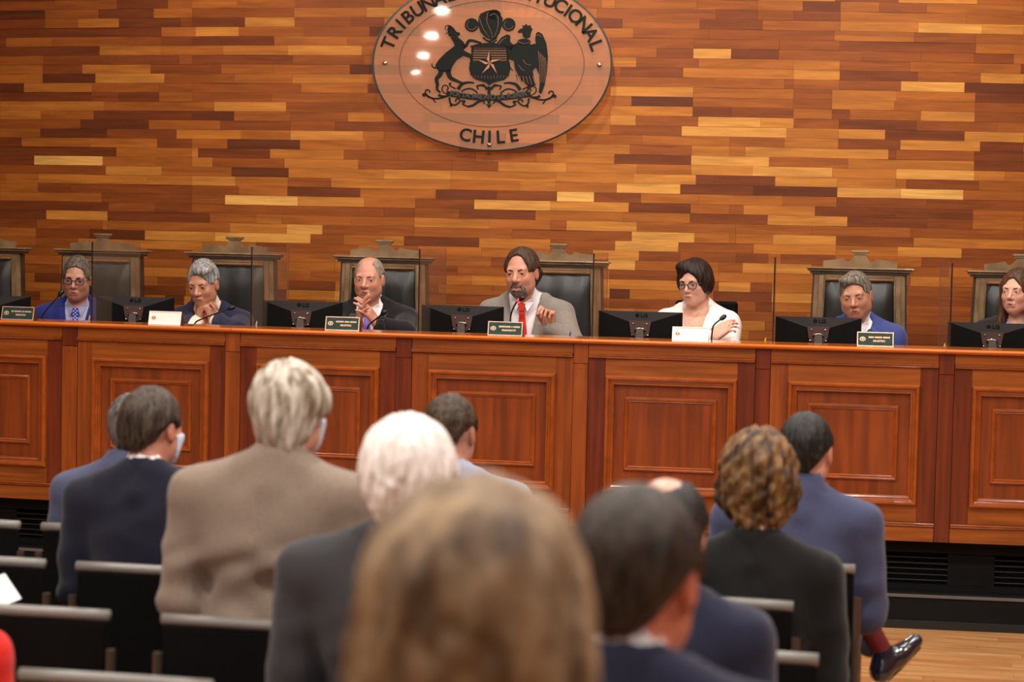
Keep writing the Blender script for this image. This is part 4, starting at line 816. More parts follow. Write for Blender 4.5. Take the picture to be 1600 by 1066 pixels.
# ------------------------------------------------------------------ people: bodies and clothes grown as smooth surfaces
def axis(lo, hi, fine, step, coarse):
    """grid coordinates, fine inside the given intervals and coarse elsewhere"""
    out = [lo]
    while out[-1] < hi:
        x = out[-1]; s = coarse
        for a, b in fine:
            if a - coarse <= x < b: s = step
        out.append(x + s)
    return np.array(out, dtype=np.float32)
class Field:
    def __init__(s, xs, ys, zs):
        s.ax = (xs, ys, zs); s.D = np.full((len(xs), len(ys), len(zs)), .5, dtype=np.float32)
    def sub(s, lo, hi):
        return tuple(slice(max(0, int(np.searchsorted(a, l)) - 1), int(np.searchsorted(a, h)) + 1) for a, l, h in zip(s.ax, lo, hi))
    def op(s, fn, lo, hi, k=.01, mode='u', M=None, pad=None):
        pad = (k + .03) if pad is None else pad
        lo = np.array(lo, float) - pad; hi = np.array(hi, float) + pad
        if M is not None:
            cs = np.array([[x, y, z] for x in (lo[0], hi[0]) for y in (lo[1], hi[1]) for z in (lo[2], hi[2])])
            Mn = np.array(M); w_ = cs @ Mn[:3, :3].T + Mn[:3, 3]; blo, bhi = w_.min(0), w_.max(0)
        else: blo, bhi = lo, hi
        sl = s.sub(blo, bhi)
        if any(q.stop <= q.start for q in sl): return s
        X, Y, Z = np.meshgrid(s.ax[0][sl[0]], s.ax[1][sl[1]], s.ax[2][sl[2]], indexing='ij')
        if M is not None:
            Mi = np.array(M.inverted(), dtype=np.float32)
            X, Y, Z = (Mi[i, 0] * X + Mi[i, 1] * Y + Mi[i, 2] * Z + Mi[i, 3] for i in range(3))
        d = fn(X, Y, Z).astype(np.float32); D = s.D[sl]
        if mode == 'u':
            h = np.maximum(k - np.abs(D - d), 0) / k; s.D[sl] = np.minimum(D, d) - h * h * k * .25
        elif mode == 's':
            h = np.maximum(k - np.abs(D + d), 0) / k; s.D[sl] = np.maximum(D, -d) + h * h * k * .25
        elif mode == 'add': s.D[sl] = D + d
        return s
def Sell(c, r):
    c = np.array(c); r = np.array(r)
    def fn(X, Y, Z):
        a, b, d = (X - c[0]) / r[0], (Y - c[1]) / r[1], (Z - c[2]) / r[2]
        k0 = np.sqrt(a * a + b * b + d * d) + 1e-6; k1 = np.sqrt((a / r[0]) ** 2 + (b / r[1]) ** 2 + (d / r[2]) ** 2) + 1e-6
        return k0 * (k0 - 1) / k1
    return fn, c - r, c + r
def Scone(a, b, ra, rb):
    a = np.array(a, float); b = np.array(b, float); ba = b - a; L = ba @ ba + 1e-9
    def fn(X, Y, Z):
        px, py, pz = X - a[0], Y - a[1], Z - a[2]
        h = np.clip((px * ba[0] + py * ba[1] + pz * ba[2]) / L, 0, 1)
        return np.sqrt((px - h * ba[0]) ** 2 + (py - h * ba[1]) ** 2 + (pz - h * ba[2]) ** 2) - (ra + (rb - ra) * h)
    m = max(ra, rb); return fn, np.minimum(a, b) - m, np.maximum(a, b) + m
def Sbox(c, h, r):
    c = np.array(c, float); h = np.array(h, float)
    def fn(X, Y, Z):
        qx, qy, qz = abs(X - c[0]) - h[0], abs(Y - c[1]) - h[1], abs(Z - c[2]) - h[2]
        return np.sqrt(np.maximum(qx, 0) ** 2 + np.maximum(qy, 0) ** 2 + np.maximum(qz, 0) ** 2) + np.minimum(np.maximum(np.maximum(qx, qy), qz), 0) - r
    return fn, c - h - r, c + h + r
def add(f, prim, k=.01, mode='u', M=None): return f.op(prim[0], prim[1], prim[2], k, mode, M)
def surf(f, iso=0.0):
    D = f.D - iso; xs, ys, zs = f.ax
    s = D < 0; nx, ny, nz = D.shape
    c = s[:-1, :-1, :-1].astype(np.int8)
    for dx in (0, 1):
        for dy in (0, 1):
            for dz in (0, 1):
                if dx + dy + dz: c = c + s[dx:nx - 1 + dx, dy:ny - 1 + dy, dz:nz - 1 + dz]
    act = (c > 0) & (c < 8); I = np.argwhere(act)
    idx = np.full(act.shape, -1, np.int32); idx[act] = np.arange(len(I))
    i, j, k = I.T
    vals = {}; pos = {}
    for dx in (0, 1):
        for dy in (0, 1):
            for dz in (0, 1):
                vals[dx, dy, dz] = D[i + dx, j + dy, k + dz]; pos[dx, dy, dz] = np.stack([xs[i + dx], ys[j + dy], zs[k + dz]], 1)
    acc = np.zeros((len(I), 3)); cnt_ = np.zeros(len(I))
    ks = list(vals)
    for a in ks:
        for b in ks:
            if sum(b) - sum(a) == 1 and sum(abs(p - q) for p, q in zip(a, b)) == 1:
                va, vb = vals[a], vals[b]; m = (va < 0) != (vb < 0)
                t = np.where(m, va / np.where(m, va - vb, 1), 0)
                acc += np.where(m[:, None], pos[a] + (pos[b] - pos[a]) * t[:, None], 0); cnt_ += m
    V = acc / cnt_[:, None]
    Fs = []
    def quads(cr, sg, offs):
        q = np.argwhere(cr)
        a, b, d = q.T; ids = [idx[a - o[0], b - o[1], d - o[2]] for o in offs]
        Q = np.stack(ids, 1); fl = sg[a, b, d]; Q[fl] = Q[fl][:, ::-1]; Fs.append(Q)
    cr = np.zeros(act.shape, bool); cr[:, 1:, 1:] = (s[:-1, 1:-1, 1:-1] != s[1:, 1:-1, 1:-1]); quads(cr, ~s[:-1, :-1, :-1], [(0, 1, 1), (0, 0, 1), (0, 0, 0), (0, 1, 0)])
    cr = np.zeros(act.shape, bool); cr[1:, :, 1:] = (s[1:-1, :-1, 1:-1] != s[1:-1, 1:, 1:-1]); quads(cr, ~s[:-1, :-1, :-1], [(1, 0, 1), (1, 0, 0), (0, 0, 0), (0, 0, 1)])
    cr = np.zeros(act.shape, bool); cr[1:, 1:, :] = (s[1:-1, 1:-1, :-1] != s[1:-1, 1:-1, 1:]); quads(cr, ~s[:-1, :-1, :-1], [(1, 1, 0), (0, 1, 0), (0, 0, 0), (1, 0, 0)])
    Q = np.concatenate(Fs); return V, Q
def np_mesh(name, V, Q, mats, parent, colors=None, M=None):
    if M is not None: Mn = np.array(M); V = V @ Mn[:3, :3].T + Mn[:3, 3]
    me = bpy.data.meshes.new(name); me.vertices.add(len(V)); me.vertices.foreach_set('co', V.astype(np.float32).ravel())
    me.loops.add(Q.size); me.loops.foreach_set('vertex_index', Q.astype(np.int32).ravel())
    me.polygons.add(len(Q)); me.polygons.foreach_set('loop_start', np.arange(0, Q.size, 4, dtype=np.int32)); me.polygons.foreach_set('loop_total', np.full(len(Q), 4, np.int32))
    me.polygons.foreach_set('use_smooth', np.ones(len(Q), bool))
    me.update(calc_edges=True)
    for m in mats: me.materials.append(m)
    if colors is not None:
        at_ = me.color_attributes.new('tone', 'FLOAT_COLOR', 'POINT'); at_.data.foreach_set('color', np.concatenate([colors, np.ones((len(colors), 1))], 1).astype(np.float32).ravel())
    me.validate()
    o = bpy.data.objects.new(name, me); C.objects.link(o)
    if parent: o.parent = parent
    return o
_sk = {}
def skin_mat():
    if 's' in _sk: return _sk['s']
    m = bpy.data.materials.new('skin'); m.use_nodes = True; nt = m.node_tree; b = nt.nodes['Principled BSDF']
    a = nt.nodes.new('ShaderNodeAttribute'); a.attribute_name = 'tone'
    nz = nt.nodes.new('ShaderNodeTexNoise'); nz.inputs['Scale'].default_value = 60; nz.inputs['Detail'].default_value = 4
    tc = nt.nodes.new('ShaderNodeTexCoord'); nt.links.new(tc.outputs['Object'], nz.inputs['Vector'])
    mx = nt.nodes.new('ShaderNodeMix'); mx.data_type = 'RGBA'; mx.blend_type = 'MULTIPLY'; mx.inputs[0].default_value = .35
    r = nt.nodes.new('ShaderNodeValToRGB'); r.color_ramp.elements[0].position = .35; r.color_ramp.elements[0].color = (.78, .6, .55, 1); r.color_ramp.elements[1].position = .6; r.color_ramp.elements[1].color = (1, 1, 1, 1)
    nt.links.new(nz.outputs['Fac'], r.inputs['Fac']); nt.links.new(a.outputs['Color'], mx.inputs[6]); nt.links.new(r.outputs['Color'], mx.inputs[7])
    nt.links.new(mx.outputs[2], b.inputs['Base Color']); b.inputs['Roughness'].default_value = .45
    b.inputs['Subsurface Weight'].default_value = .08; b.inputs['Subsurface Radius'].default_value = (.01, .004, .002); b.inputs['Subsurface Scale'].default_value = .5
    bp = nt.nodes.new('ShaderNodeBump'); bp.inputs['Strength'].default_value = .25; bp.inputs['Distance'].default_value = .001; nt.links.new(nz.outputs['Fac'], bp.inputs['Height']); nt.links.new(bp.outputs['Normal'], b.inputs['Normal'])
    _sk['s'] = m; return m
def hair_mat(name, c1, c2, rough=.5, sc=(120, 120, 16)):
    m = mat(name, c1, rough, spec=.3, col2=c2, scale=sc, bump=.7, bscale=(260, 260, 30), detail=3)
    return m
def cloth(name, c, sc=250, var=.12, rough=.85, bump=.35):
    return mat(name, c, rough, spec=.2, var=var, scale=(sc, sc, sc), bump=bump, bscale=(14, 14, 9), sheen=.15)
def hand_ops(side, curls, spread=0., thumb=(0.3, -0.3), index_straight=False):
    """prims of a hand: wrist at origin, fingers along +y, palm towards -z, thumb at +x*side; returns [(prim, k)]"""
    ops = [(Sbox((0, .048, 0), (.026, .034, .004), .010), .01), (Scone((0, -.03, 0), (0, .02, 0), .026, .024), .015), (Scone((side * .020, .018, -.006), (side * .03, .045, -.010), .014, .013), .01)]
    L = [(.044, .027, .021), (.048, .031, .022), (.045, .029, .021), (.034, .021, .019)]
    for f in range(4):
        x = side * (.028 - f * .0187); y = .086 - (0, 0, .003, .011)[f]; p = np.array((x, y, 0.)); ang = 0; r = (.0088, .009, .0086, .0078)[f]
        sp = side * spread * (1.5 - f) * .12
        cs = curls[f] if isinstance(curls[f], (tuple, list)) else (curls[f],) * 3
        base = p.copy(); base[1] -= .022; ops.append((Scone(base, p, r * 1.1, r * 1.05), .006))
        for l, cdeg in zip(L[f], cs):
            ang += math.radians(cdeg)
            q = p + np.array((math.sin(sp) * math.cos(ang) * l, math.cos(sp) * math.cos(ang) * l, -math.sin(ang) * l))
            ops.append((Scone(p, q, r, r * .9), .0025)); p = q; r *= .92
    a, b_ = thumb; p = np.array((side * .026, .022, -.008)); d = np.array((side * math.sin(a), math.cos(a), 0.)); d = np.array((d[0], d[1] * math.cos(b_), d[1] * math.sin(b_))); 
    q = p + d * .036; ops.append((Scone(p, q, .0125, .0105), .008)); d2 = d + np.array((-side * .25, .15, -.1)); d2 /= np.linalg.norm(d2); q2 = q + d2 * .030; ops.append((Scone(q, q2, .0100, .0085), .004))
    q3 = q2 + d2 * .018; ops.append((Scone(q2, q3, .0088, .0070), .003))
    return ops
def frame_from(o, ydir, zdir):
    y = Vector(ydir).normalized(); z = Vector(zdir); z = (z - y * z.dot(y)).normalized(); x = y.cross(z)
    return Matrix(((x.x, y.x, z.x, o[0]), (x.y, y.y, z.y, o[1]), (x.z, y.z, z.z, o[2]), (0, 0, 0, 1)))
def head_ops(P):
    w = P.get('face_w', 1.); ch = P.get('chin', 1.); ns = P.get('nose', 1.); fat = P.get('fat', 0.)
    ops = [('u', Sell((0, -.012, .030), (.074, .095, .085)), .01), ('u', Sell((0, .030, -.030), (.061 * w + fat, .062, .086)), .03), ('u', Sell((0, .052, -.092 * ch), (.030 + fat * .6, .030, .025 + fat * .4)), .03)]
    for s in (-1, 1):
        ops += [('u', Sell((s * .044 * w, .014, -.060), (.022 + fat, .034, .034)), .03), ('u', Sell((s * .038, .060, -.028), (.020, .022, .022)), .02),
                ('s', Sell((s * .032, .106, .001), (.022, .018, .0135)), .012), ('u', Sell((s * .032, .0765, -.001), (.0155, .0142, .0128)), .006),
                ('s', Sell((s * .032, .0925, -.0018 - (.0015 if P.get('lids') else 0)), (.0145, .0075, .0022 if P.get('lids') else P.get('slit', .0046))), .0015)]
    ops += [('u', Scone((-.038, .076, .020), (.038, .076, .020), .012, .012), .014), ('u', Scone((0, .083, .012), (0, .104 * 1.0 + .004 * ns, -.030), .0075, .0115 * ns), .010),
            ('u', Scone((-.013 * ns, .096, -.036), (.013 * ns, .096, -.036), .0078 * ns, .0078 * ns), .006)]
    op = P.get('mouth_open', 0)
    dn = P.get('mouth_down', 0)
    ops += [('u', Scone((-.020, .0875, -.0625 - dn), (0, .094, -.0595), .0055, .0068), .006), ('u', Scone((.020, .0875, -.0625 - dn), (0, .094, -.0595), .0055, .0068), .006),
            ('u', Scone((-.016, .0865, -.0735 - op), (.016, .0865, -.0735 - op), .0068, .0068), .006), ('s', Scone((-.021, .0985, -.0672 - dn - op / 2), (.021, .0985, -.0672 - dn - op / 2), .0028 + op * .5, .0028 + op * .5), .004)]
    if P.get('fold', 1):
        for s in (-1, 1): ops.append(('s', Scone((s * .021, .098, -.040), (s * .034, .084, -.066), .0032, .0028), .008))
    for s in (-1, 1):
        ops += [('u', Sell((s * .0775, -.004, -.008), (.009, .019, .032)), .008), ('s', Sell((s * .0885, .002, -.006), (.006, .010, .018)), .006)]
    return ops
def person(name_label, cfg):
    """seated person; local frame: +y the way they face, z up from the floor they sit above"""
    g = cfg.get
    H = g('H', 1.28); lean = g('lean', 0.); sw = g('shoulder', .18); fine = g('fine', .0038); judge = g('judge', False)
    belly = g('belly', 0.)
    def yo(z): return lean * (z - .5)
    sh = H - .335 + g('shrug', 0.)
    root = empty('person', cfg['loc'], cfg['rz'], name_label, 'person')
    hs = g('hs', 1.)
    hy = yo(H) + g('head_y', .03); hx = g('head_x', 0.)
    yaw, pit, rol = (math.radians(v) for v in g('head', (0, 0, 0)))
    piv = Vector((hx, hy - .02, H - .21))
    HM = Matrix.Translation(piv) @ Matrix.Rotation(yaw, 4, 'Z') @ Matrix.Rotation(rol, 4, 'Y') @ Matrix.Rotation(-pit, 4, 'X') @ Matrix.Translation((0, .02, .095)) @ Matrix.Scale(hs, 4)
    hc = HM @ Vector((0, 0, 0))
    arms = g('arms', None)
    if arms is None:
        arms = {s: ((s * (sw + .025), yo(sh) + .0, sh - .29), (s * (sw - .05), yo(sh) + .24, sh - .36)) for s in (-1, 1)}
    def torso(f, e, sleeves=True, wrist=.026, up=True, cut=None):
        add(f, Sell((0, 0, .56), (.165 + e, .125 + e, .13)), .05)
        add(f, Sell((0, .015 + yo(.7), .72), (.145 + g('waist', 0) + e + belly * .5, .115 + e + belly, .19)), .06)
        add(f, Sell((0, yo(sh - .1), sh - .105), (sw - .015 + e, .108 + e, .165)), .05)
        add(f, Scone((-sw + .05, -.015 + yo(sh), sh - .005), (sw - .05, -.015 + yo(sh), sh - .005), .062 + e, .062 + e), .05)
        for s in (-1, 1):
            add(f, Scone((s * (sw - .04), -.015 + yo(sh), sh + .020), (s * .035 + hx * .5, hy - .06, sh + .095), .040 + e * .8, .034 + e * .6), .04)
            el, wr = arms[s]; S0 = (s * sw, yo(sh) - .005, sh - .01)
            add(f, Scone(S0, el, .056 + e, .044 + e * .9), .03)
            if sleeves == 'short': continue
            wr2 = tuple(a + (b_ - a) * (sleeves if isinstance(sleeves, float) else 1.) for a, b_ in zip(el, wr))
            add(f, Scone(el, wr2, .044 + e * .9, wrist + e * .7), .015)
    # ---- skin
    z1 = H + .04; x1 = sw + .20; y0, y1 = -.26, .62
    for s in (-1, 1):
        for p in arms[s]: x1 = max(x1, abs(p[0]) + .10)
    fz = g('fine_z', (H - .27, H + .02)); fx = g('fine_x', (hx - .10, hx + .10)); fy = g('fine_y', (hy - .13, hy + .14))
    hands = g('hands', {})
    f = Field(axis(-x1, x1, [fx], fine, .014), axis(y0, y1, [fy], fine, .014), axis(.42, z1, [fz], fine, .014))
    torso(f, 0.0)
    add(f, Scone((hx * .4, hy - .05, sh + .03), tuple(HM @ Vector((0, -.022, -.055))), g('neck', .054), g('neck', .054)), .03)
    for mode, prim, k in head_ops(g('face', {})): add(f, prim, k, mode, HM)
    for s in (-1, 1):
        if s in hands: hm, ops = hands[s]
        else:
            el, wr = arms[s]; d = Vector(wr) - Vector(el); hm = frame_from(wr, d, (0, 0, 1)); ops = hand_ops(-s, (18, 20, 22, 25))
        for prim, k in ops: add(f, prim, k, 'u', hm)
    if not judge or g('legs', True):
        for s in (-1, 1): add(f, Scone((s * .09, .02, .55), (s * .10, .42, .53), .075, .058), .03)
    V, Q = surf(f)
    sk = np.array(lin(g('skin', (205, 150, 122)))); col = np.tile(sk, (len(V), 1))
    Mi = np.array(HM.inverted()); L = V @ Mi[:3, :3].T + Mi[:3, 3]
    def blend(c, rad, rgb, wt=1.):
        d = np.sqrt((((L - np.array(c)) / np.array(rad)) ** 2).sum(1)); a = np.clip(1.4 - d * 1.2, 0, 1)[:, None] * wt
        col[:] = col * (1 - a) + np.array(rgb) * a
    lips = np.array(lin(g('lips', (168, 92, 84))))
    for s in (-1, 1):
        blend((s * .040, .075, -.030), (.022, .03, .02), sk * np.array((1.02, .80, .78)), .5); blend((s * .08, 0, -.01), (.012, .03, .035), sk * np.array((1.05, .72, .66)), .6)
        blend((s * .032, .085, -.014), (.016, .02, .006), sk * .72, .5); blend((s * .032, .092, .0005), (.0165, .014, .0056), sk * .38, .75)
    blend((0, .108, -.034), (.016, .02, .012), sk * np.array((1.02, .74, .7)), .6)
    blend((0, .094, -.0665 - g('face', {}).get('mouth_open', 0) / 2), (.024, .014, .012), lips, .85)
    if g('stubble'): blend((0, .05, -.085), (.06, .07, .05), sk * np.array((.72, .74, .78)), .55)
    np_mesh('body', V, Q, [skin_mat()], root, col)
    # ---- eyes, brows
    if g('eyes', True):
        gz = g('gaze', (0, 0))
        for s in (-1, 1):
            e = MB(); cpos = Vector((s * .032, .0765, -.0010)); R_ = Matrix.Translation(cpos) @ Matrix.Rotation(gz[0], 4, 'Z') @ Matrix.Rotation(gz[1], 4, 'X') @ Matrix.Rotation(-PI / 2, 4, 'X')
            prof = [(.0128 * math.sin(t_), .0128 * math.cos(t_)) for t_ in [PI * q / 14 for q in range(15)]]
            prof = [(max(r_, .0002), z_) for r_, z_ in prof]; e.lathe(prof, 16, M=R_); me_ = e
            o = e.build('eye', [M['eye'], M['iris']], root, smooth=True)
            o.data.polygons.foreach_set('material_index', [1 if (i // 16) < 3 else 0 for i in range(len(o.data.polygons))]); o.matrix_local = HM
        if g('brow'):
            for s in (-1, 1):
                e = MB(); bz = g('brow_z', .0175); q = g('brow_r', .0034)
                e.tube([(s * .013, .0905, bz - g('frown', .003)), (s * .022, .0915, bz), (s * .034, .0885, bz + .0025), (s * .047, .0765, bz - .001)], [q * .7, q, q * .9, q * .45], 6); o = e.build('eyebrow', M[g('brow')] if isinstance(g('brow'), str) else g('brow'), root, smooth=True); o.matrix_local = HM
    # ---- hair, in head space
    h = g('hair')
    if h:
        t = h.get('t', .010); hstep = h.get('step', .005); wide = h.get('pad', .05)
        lowz = h.get('low', -.075)
        hf = Field(np.arange(-.10 - wide, .10 + wide, hstep, dtype=np.float32), np.arange(-.13 - wide, .11 + wide * .4, hstep, dtype=np.float32), np.arange(min(lowz - .04, -.12), .125 + wide, hstep, dtype=np.float32))
        add(hf, Sell((0, -.014, .032), (.074 + t, .095 + t, .085 + h.get('top', t))), .01)
        if h.get('nape', True): add(hf, Sell((0, -.045, -.02), (.058 + t * .8, .055 + t, .070)), .03)
        if h.get('side', True):
            for s in (-1, 1): add(hf, Sell((s * .050, -.004, .020), (.0265 + t, .040, .048)), .02)
        for c, r in h.get('blobs', []): add(hf, Sell(c, r), h.get('bk', .03))
        mk = h.get('mask', ((0, .125, -.045), (.070, .085, .115)))
        add(hf, Sell(*mk), .012, 's')
        for c, r in h.get('cuts', []): add(hf, Sell(c, r), .010, 's')
        if not h.get('ears'):
            for s in (-1, 1): add(hf, Sell((s * .085, .000, -.012), (.020, .026, .034)), .006, 's')
            for s in (-1, 1): add(hf, Sell((s * .075, .045, -.055), (.04, .055, .060)), .012, 's')
        X, Y, Z = np.meshgrid(*hf.ax, indexing='ij')
        lz = h.get('low', -.075); tp = 0 if h.get('ears') else h.get('taper', 1.4)
        hf.D = np.maximum(hf.D, (lz + tp * np.maximum(np.abs(X) - .028, 0) * (Y < .02) - Z) * .8)
        a = h.get('wave', .003) * (.45 if hstep < .0055 else .8); fr = h.get('freq', 70); th = np.arctan2(X, Y + .02)
        ph = h.get('phase', 0)
        hf.D += (a * np.sin(th * fr * .10 + 8 * Z * 6 * h.get('curl', .3) + ph) * np.sin(Z * fr * h.get('curl', .3) * 2 + th * 3 + ph) + a * .6 * np.sin(th * fr * .32 + Z * 25 + 2 * np.sin(Z * 40))).astype(np.float32)
        if h.get('curls'):
            hf.D += (h['curls'] * np.clip(.9 - Z * 9, .15, 1) * (np.sin(X * 95 + 2 * np.sin(Z * 60)) * np.sin(Y * 95 + 1.3) * np.sin(Z * 90 + .7))).astype(np.float32)
        hv, hq = surf(hf); np_mesh('hair', hv, hq, [h['m']], root, M=HM)
    if g('beard'):
        bm_ = g('beard'); bf = Field(np.arange(-.09, .09, .0035, dtype=np.float32), np.arange(-.02, .13, .0035, dtype=np.float32), np.arange(-.145, .01, .0035, dtype=np.float32))
        for mode, prim, k in head_ops(g('face', {})): add(bf, prim, k, mode)
        bf.D -= .0045
        X, Y, Z = np.meshgrid(*bf.ax, indexing='ij')
        dist = np.sqrt((X / .043) ** 2 + ((Z + .086) / .044) ** 2) - 1; side_ = np.maximum(np.abs(X) - .075, np.maximum(Z + .035 - 0 * X, .0 - (np.abs(X) - .045)))
        keep = dist * .045
        keep = np.maximum(keep, -(np.sqrt((X / .026) ** 2 + ((Z + .069) / .0115) ** 2) - 1) * .02); keep = np.maximum(keep, .0 + (.02 - Y) * .5)
        nose_ = Z + .043; keep = np.maximum(keep, nose_ * (np.abs(X) < .045))
        bf.D = np.maximum(bf.D, keep.astype(np.float32)) + (.0009 * np.sin(X * 700) * np.sin(Z * 400)).astype(np.float32)
        bv, bq = surf(bf); np_mesh('beard', bv, bq, [bm_], root, M=HM)
    # ---- clothes
    cstep = g('cstep', .0085)
    def cfield(lo=.43): return Field(axis(-x1 - .02, x1 + .02, [], cstep, cstep), axis(y0, y1, [], cstep, cstep), axis(lo, sh + .17, [], cstep, cstep))
    ztop = sh + g('neckline', .085)
    nb = Vector((hx * .4, hy - .055, sh + .03)); nt_ = Vector((hx * .7, hy - .035, sh + .125))
    lapels = []
    if g('jacket'):
        sl = g('sleeve', .93); jf = cfield(); torso(jf, .016, sleeves=sl, wrist=.036)
        add(jf, Scone(nb + Vector((0, -.004, .0)), nb.lerp(nt_, g('jcollar', .62)) + Vector((0, -.004, 0)), .078, .069), .02)
        if not g('puff'):
            for s in (-1, 1): add(jf, Sbox((s * (sw + .002), yo(sh) - .008, sh + .012), (.022, .030, .016), .026), .035)
        if g('puff'):
            for s in (-1, 1): add(jf, Sell((s * (sw + .012), yo(sh), sh + .022), (.042, .055, .045)), .02)
        X, Y, Z = np.meshgrid(*jf.ax, indexing='ij')
        yc = yo(sh) ; vb = sh - g('vdepth', .30); vw = g('vwidth', .165)
        w_ = np.maximum((Z - vb) * vw, -.01); e = np.abs(X - hx * .3) - w_
        lap = np.exp(-((e - .030) / .024) ** 2) * (Y > yc) * (Z > vb)
        jf.D -= (lap * .009).astype(np.float32)
        wr_ = g('wrinkle', .0045)
        nse = np.sin(X * 13 + Z * 21 + 2.2 * np.sin(Y * 17 + Z * 9)) * np.sin(Z * 17 - X * 9 + 1.7 * np.sin(X * 19)) + .5 * np.sin(X * 31 - Z * 37 + 2 * np.sin(Z * 23))
        jf.D += (wr_ * (nse - 1.1) * np.clip((sh - Z) * 6, .15, 1)).astype(np.float32)
        if g('seam'): jf.D += (.004 * np.exp(-(X / .007) ** 2) * (Y < yc) * (Z < sh + .02)).astype(np.float32)
        cutd = np.maximum(e, -(Y - yc - .015) ).astype(np.float32)
        if judge:                                                                             # lapels laid on the jacket front
            def fy(x, z):
                xi = int(np.clip(np.searchsorted(jf.ax[0], x), 1, len(jf.ax[0]) - 1)); zi = int(np.clip(np.searchsorted(jf.ax[2], z), 1, len(jf.ax[2]) - 1))
                c_ = jf.D[xi, :, zi]; q_ = np.where(c_ < 0)[0]
                if not len(q_): return None
                j_ = q_[-1]; a_, b_ = c_[j_], c_[min(j_ + 1, len(c_) - 1)]
                return float(jf.ax[1][j_] + (jf.ax[1][1] - jf.ax[1][0]) * (a_ / (a_ - b_ + 1e-9)))
            for s in (-1, 1):
                VV = []; nn_ = 18; ok_ = True; zt = sh + .055; zb = vb + .01; last = None
                for i_ in range(nn_ + 1):
                    z = zt + (zb - zt) * i_ / nn_; wi = max((z - vb) * vw, 0) + .001; u_ = i_ / nn_
                    wd2 = (.030 + .05 * min(1, u_ / .28)) if u_ <= .28 else (.052 if u_ < .33 else .066 * (1 - (u_ - .33) / .67) + .012)
                    for m_ in range(5):
                        x = hx * .3 + s * (wi + wd2 * m_ / 4); y = fy(x, z) or last or .1
                        if last is not None and m_ == 0 and abs(y - last) > .05: y = last
                        if m_ == 0: last = y
                        VV.append((x, y + (.014 if 0 < m_ else .008), z))
                for i_ in range(5 * (nn_ + 1)): VV.append((VV[i_][0], VV[i_][1] - .016, VV[i_][2]))
                o_ = 5 * (nn_ + 1); FF = []
                for i_ in range(nn_):
                    for m_ in range(4):
                        a_ = i_ * 5 + m_; q4 = (a_, a_ + 1, a_ + 6, a_ + 5); FF.append(q4 if s < 0 else q4[::-1]); q5 = tuple(v + o_ for v in q4); FF.append(q5[::-1] if s < 0 else q5)
                    for a_ in (i_ * 5, i_ * 5 + 4): FF.append((a_, a_ + 5, a_ + 5 + o_, a_ + o_))
                lapels.append((VV, FF))
        jf.D = np.maximum(jf.D, -cutd)
        ncut = np.sqrt((X - hx * .6) ** 2 + (Y - hy + .03) ** 2) - .056                   # the neck opening
        jf.D = np.maximum(jf.D, np.where(Z > sh + .03, -ncut, -1).astype(np.float32))
        jv, jq = surf(jf); jo = np_mesh('jacket', jv, jq, [g('jacket')], root)
        for VV, FF in lapels: mesh_obj('lapel', VV, FF, g('jacket'), jo)
    if g('shirt'):
        sf = cfield(); torso(sf, .008, sleeves=g('ssleeve', .97), wrist=.031)
        if g('collar', True):
            add(sf, Scone(nb + Vector((0, 0, .01)), nb.lerp(nt_, .95), .068, .0600), .012)
        X, Y, Z = np.meshgrid(*sf.ax, indexing='ij')
        ncut = np.sqrt((X - hx * .6) ** 2 + (Y - hy + .03) ** 2) - .050
        sf.D = np.maximum(sf.D, np.where(Z > sh + .06, -ncut, -1).astype(np.float32))
        sv_ = g('open', 0.)                                                                   # open collar in front
        e = np.abs(X - hx * .5) - np.maximum((Z - (sh + .03 - sv_)) * (.28 if not sv_ else .42), -.004)
        sf.D = np.maximum(sf.D, -np.maximum(e, -(Y - hy + .01)).astype(np.float32))
        sv, sq = surf(sf); so = np_mesh('shirt', sv, sq, [g('shirt')], root)
        if g('tie'):
            x0_ = hx * .5; pts_ = []
            for z in np.linspace(sh + .030, sh - .42, 16):
                xi = int(np.argmin(abs(sf.ax[0] - x0_))); zi = int(np.argmin(abs(sf.ax[2] - z))); col_ = sf.D[xi, :, zi]; ins = np.where(col_ < 0)[0]
                pts_.append((z, float(sf.ax[1][ins[-1]]) + .012 if len(ins) else yo(z) + .12))
            Vv = []; Fc = []; 
            ys_ = [p[1] for p in pts_]; ys_ = [max(ys_[max(i - 1, 0)], ys_[i], ys_[min(i + 1, 15)]) for i in range(16)]
            for i, (z, _) in enumerate(pts_):
                w_ = .012 + .024 * min(1, i / 7); y = ys_[i]; 
                for dx, dy in ((-w_, -.004), (-w_ * .6, .003), (w_ * .6, .003), (w_, -.004), (0, -.010)): Vv.append((x0_ + dx + g('tie_dx', 0.) * i / 15, y + dy, z))
            for i in range(15):
                for k in range(5): Fc.append((i * 5 + k, i * 5 + (k + 1) % 5, (i + 1) * 5 + (k + 1) % 5, (i + 1) * 5 + k))
            Fc += [(4, 3, 2, 1, 0), (75, 76, 77, 78, 79)]
            to = mesh_obj('tie', Vv, Fc, g('tie'), root, smooth=False)
            kn = MB(); y = ys_[0] + .004; z = sh + .045
            kn.prism([(x0_ - .021, z + .012), (x0_ + .021, z + .012), (x0_ + .012, z - .026), (x0_ - .012, z - .026)], y - .014, y + .006); kn.build('tie_knot', g('tie'), to)
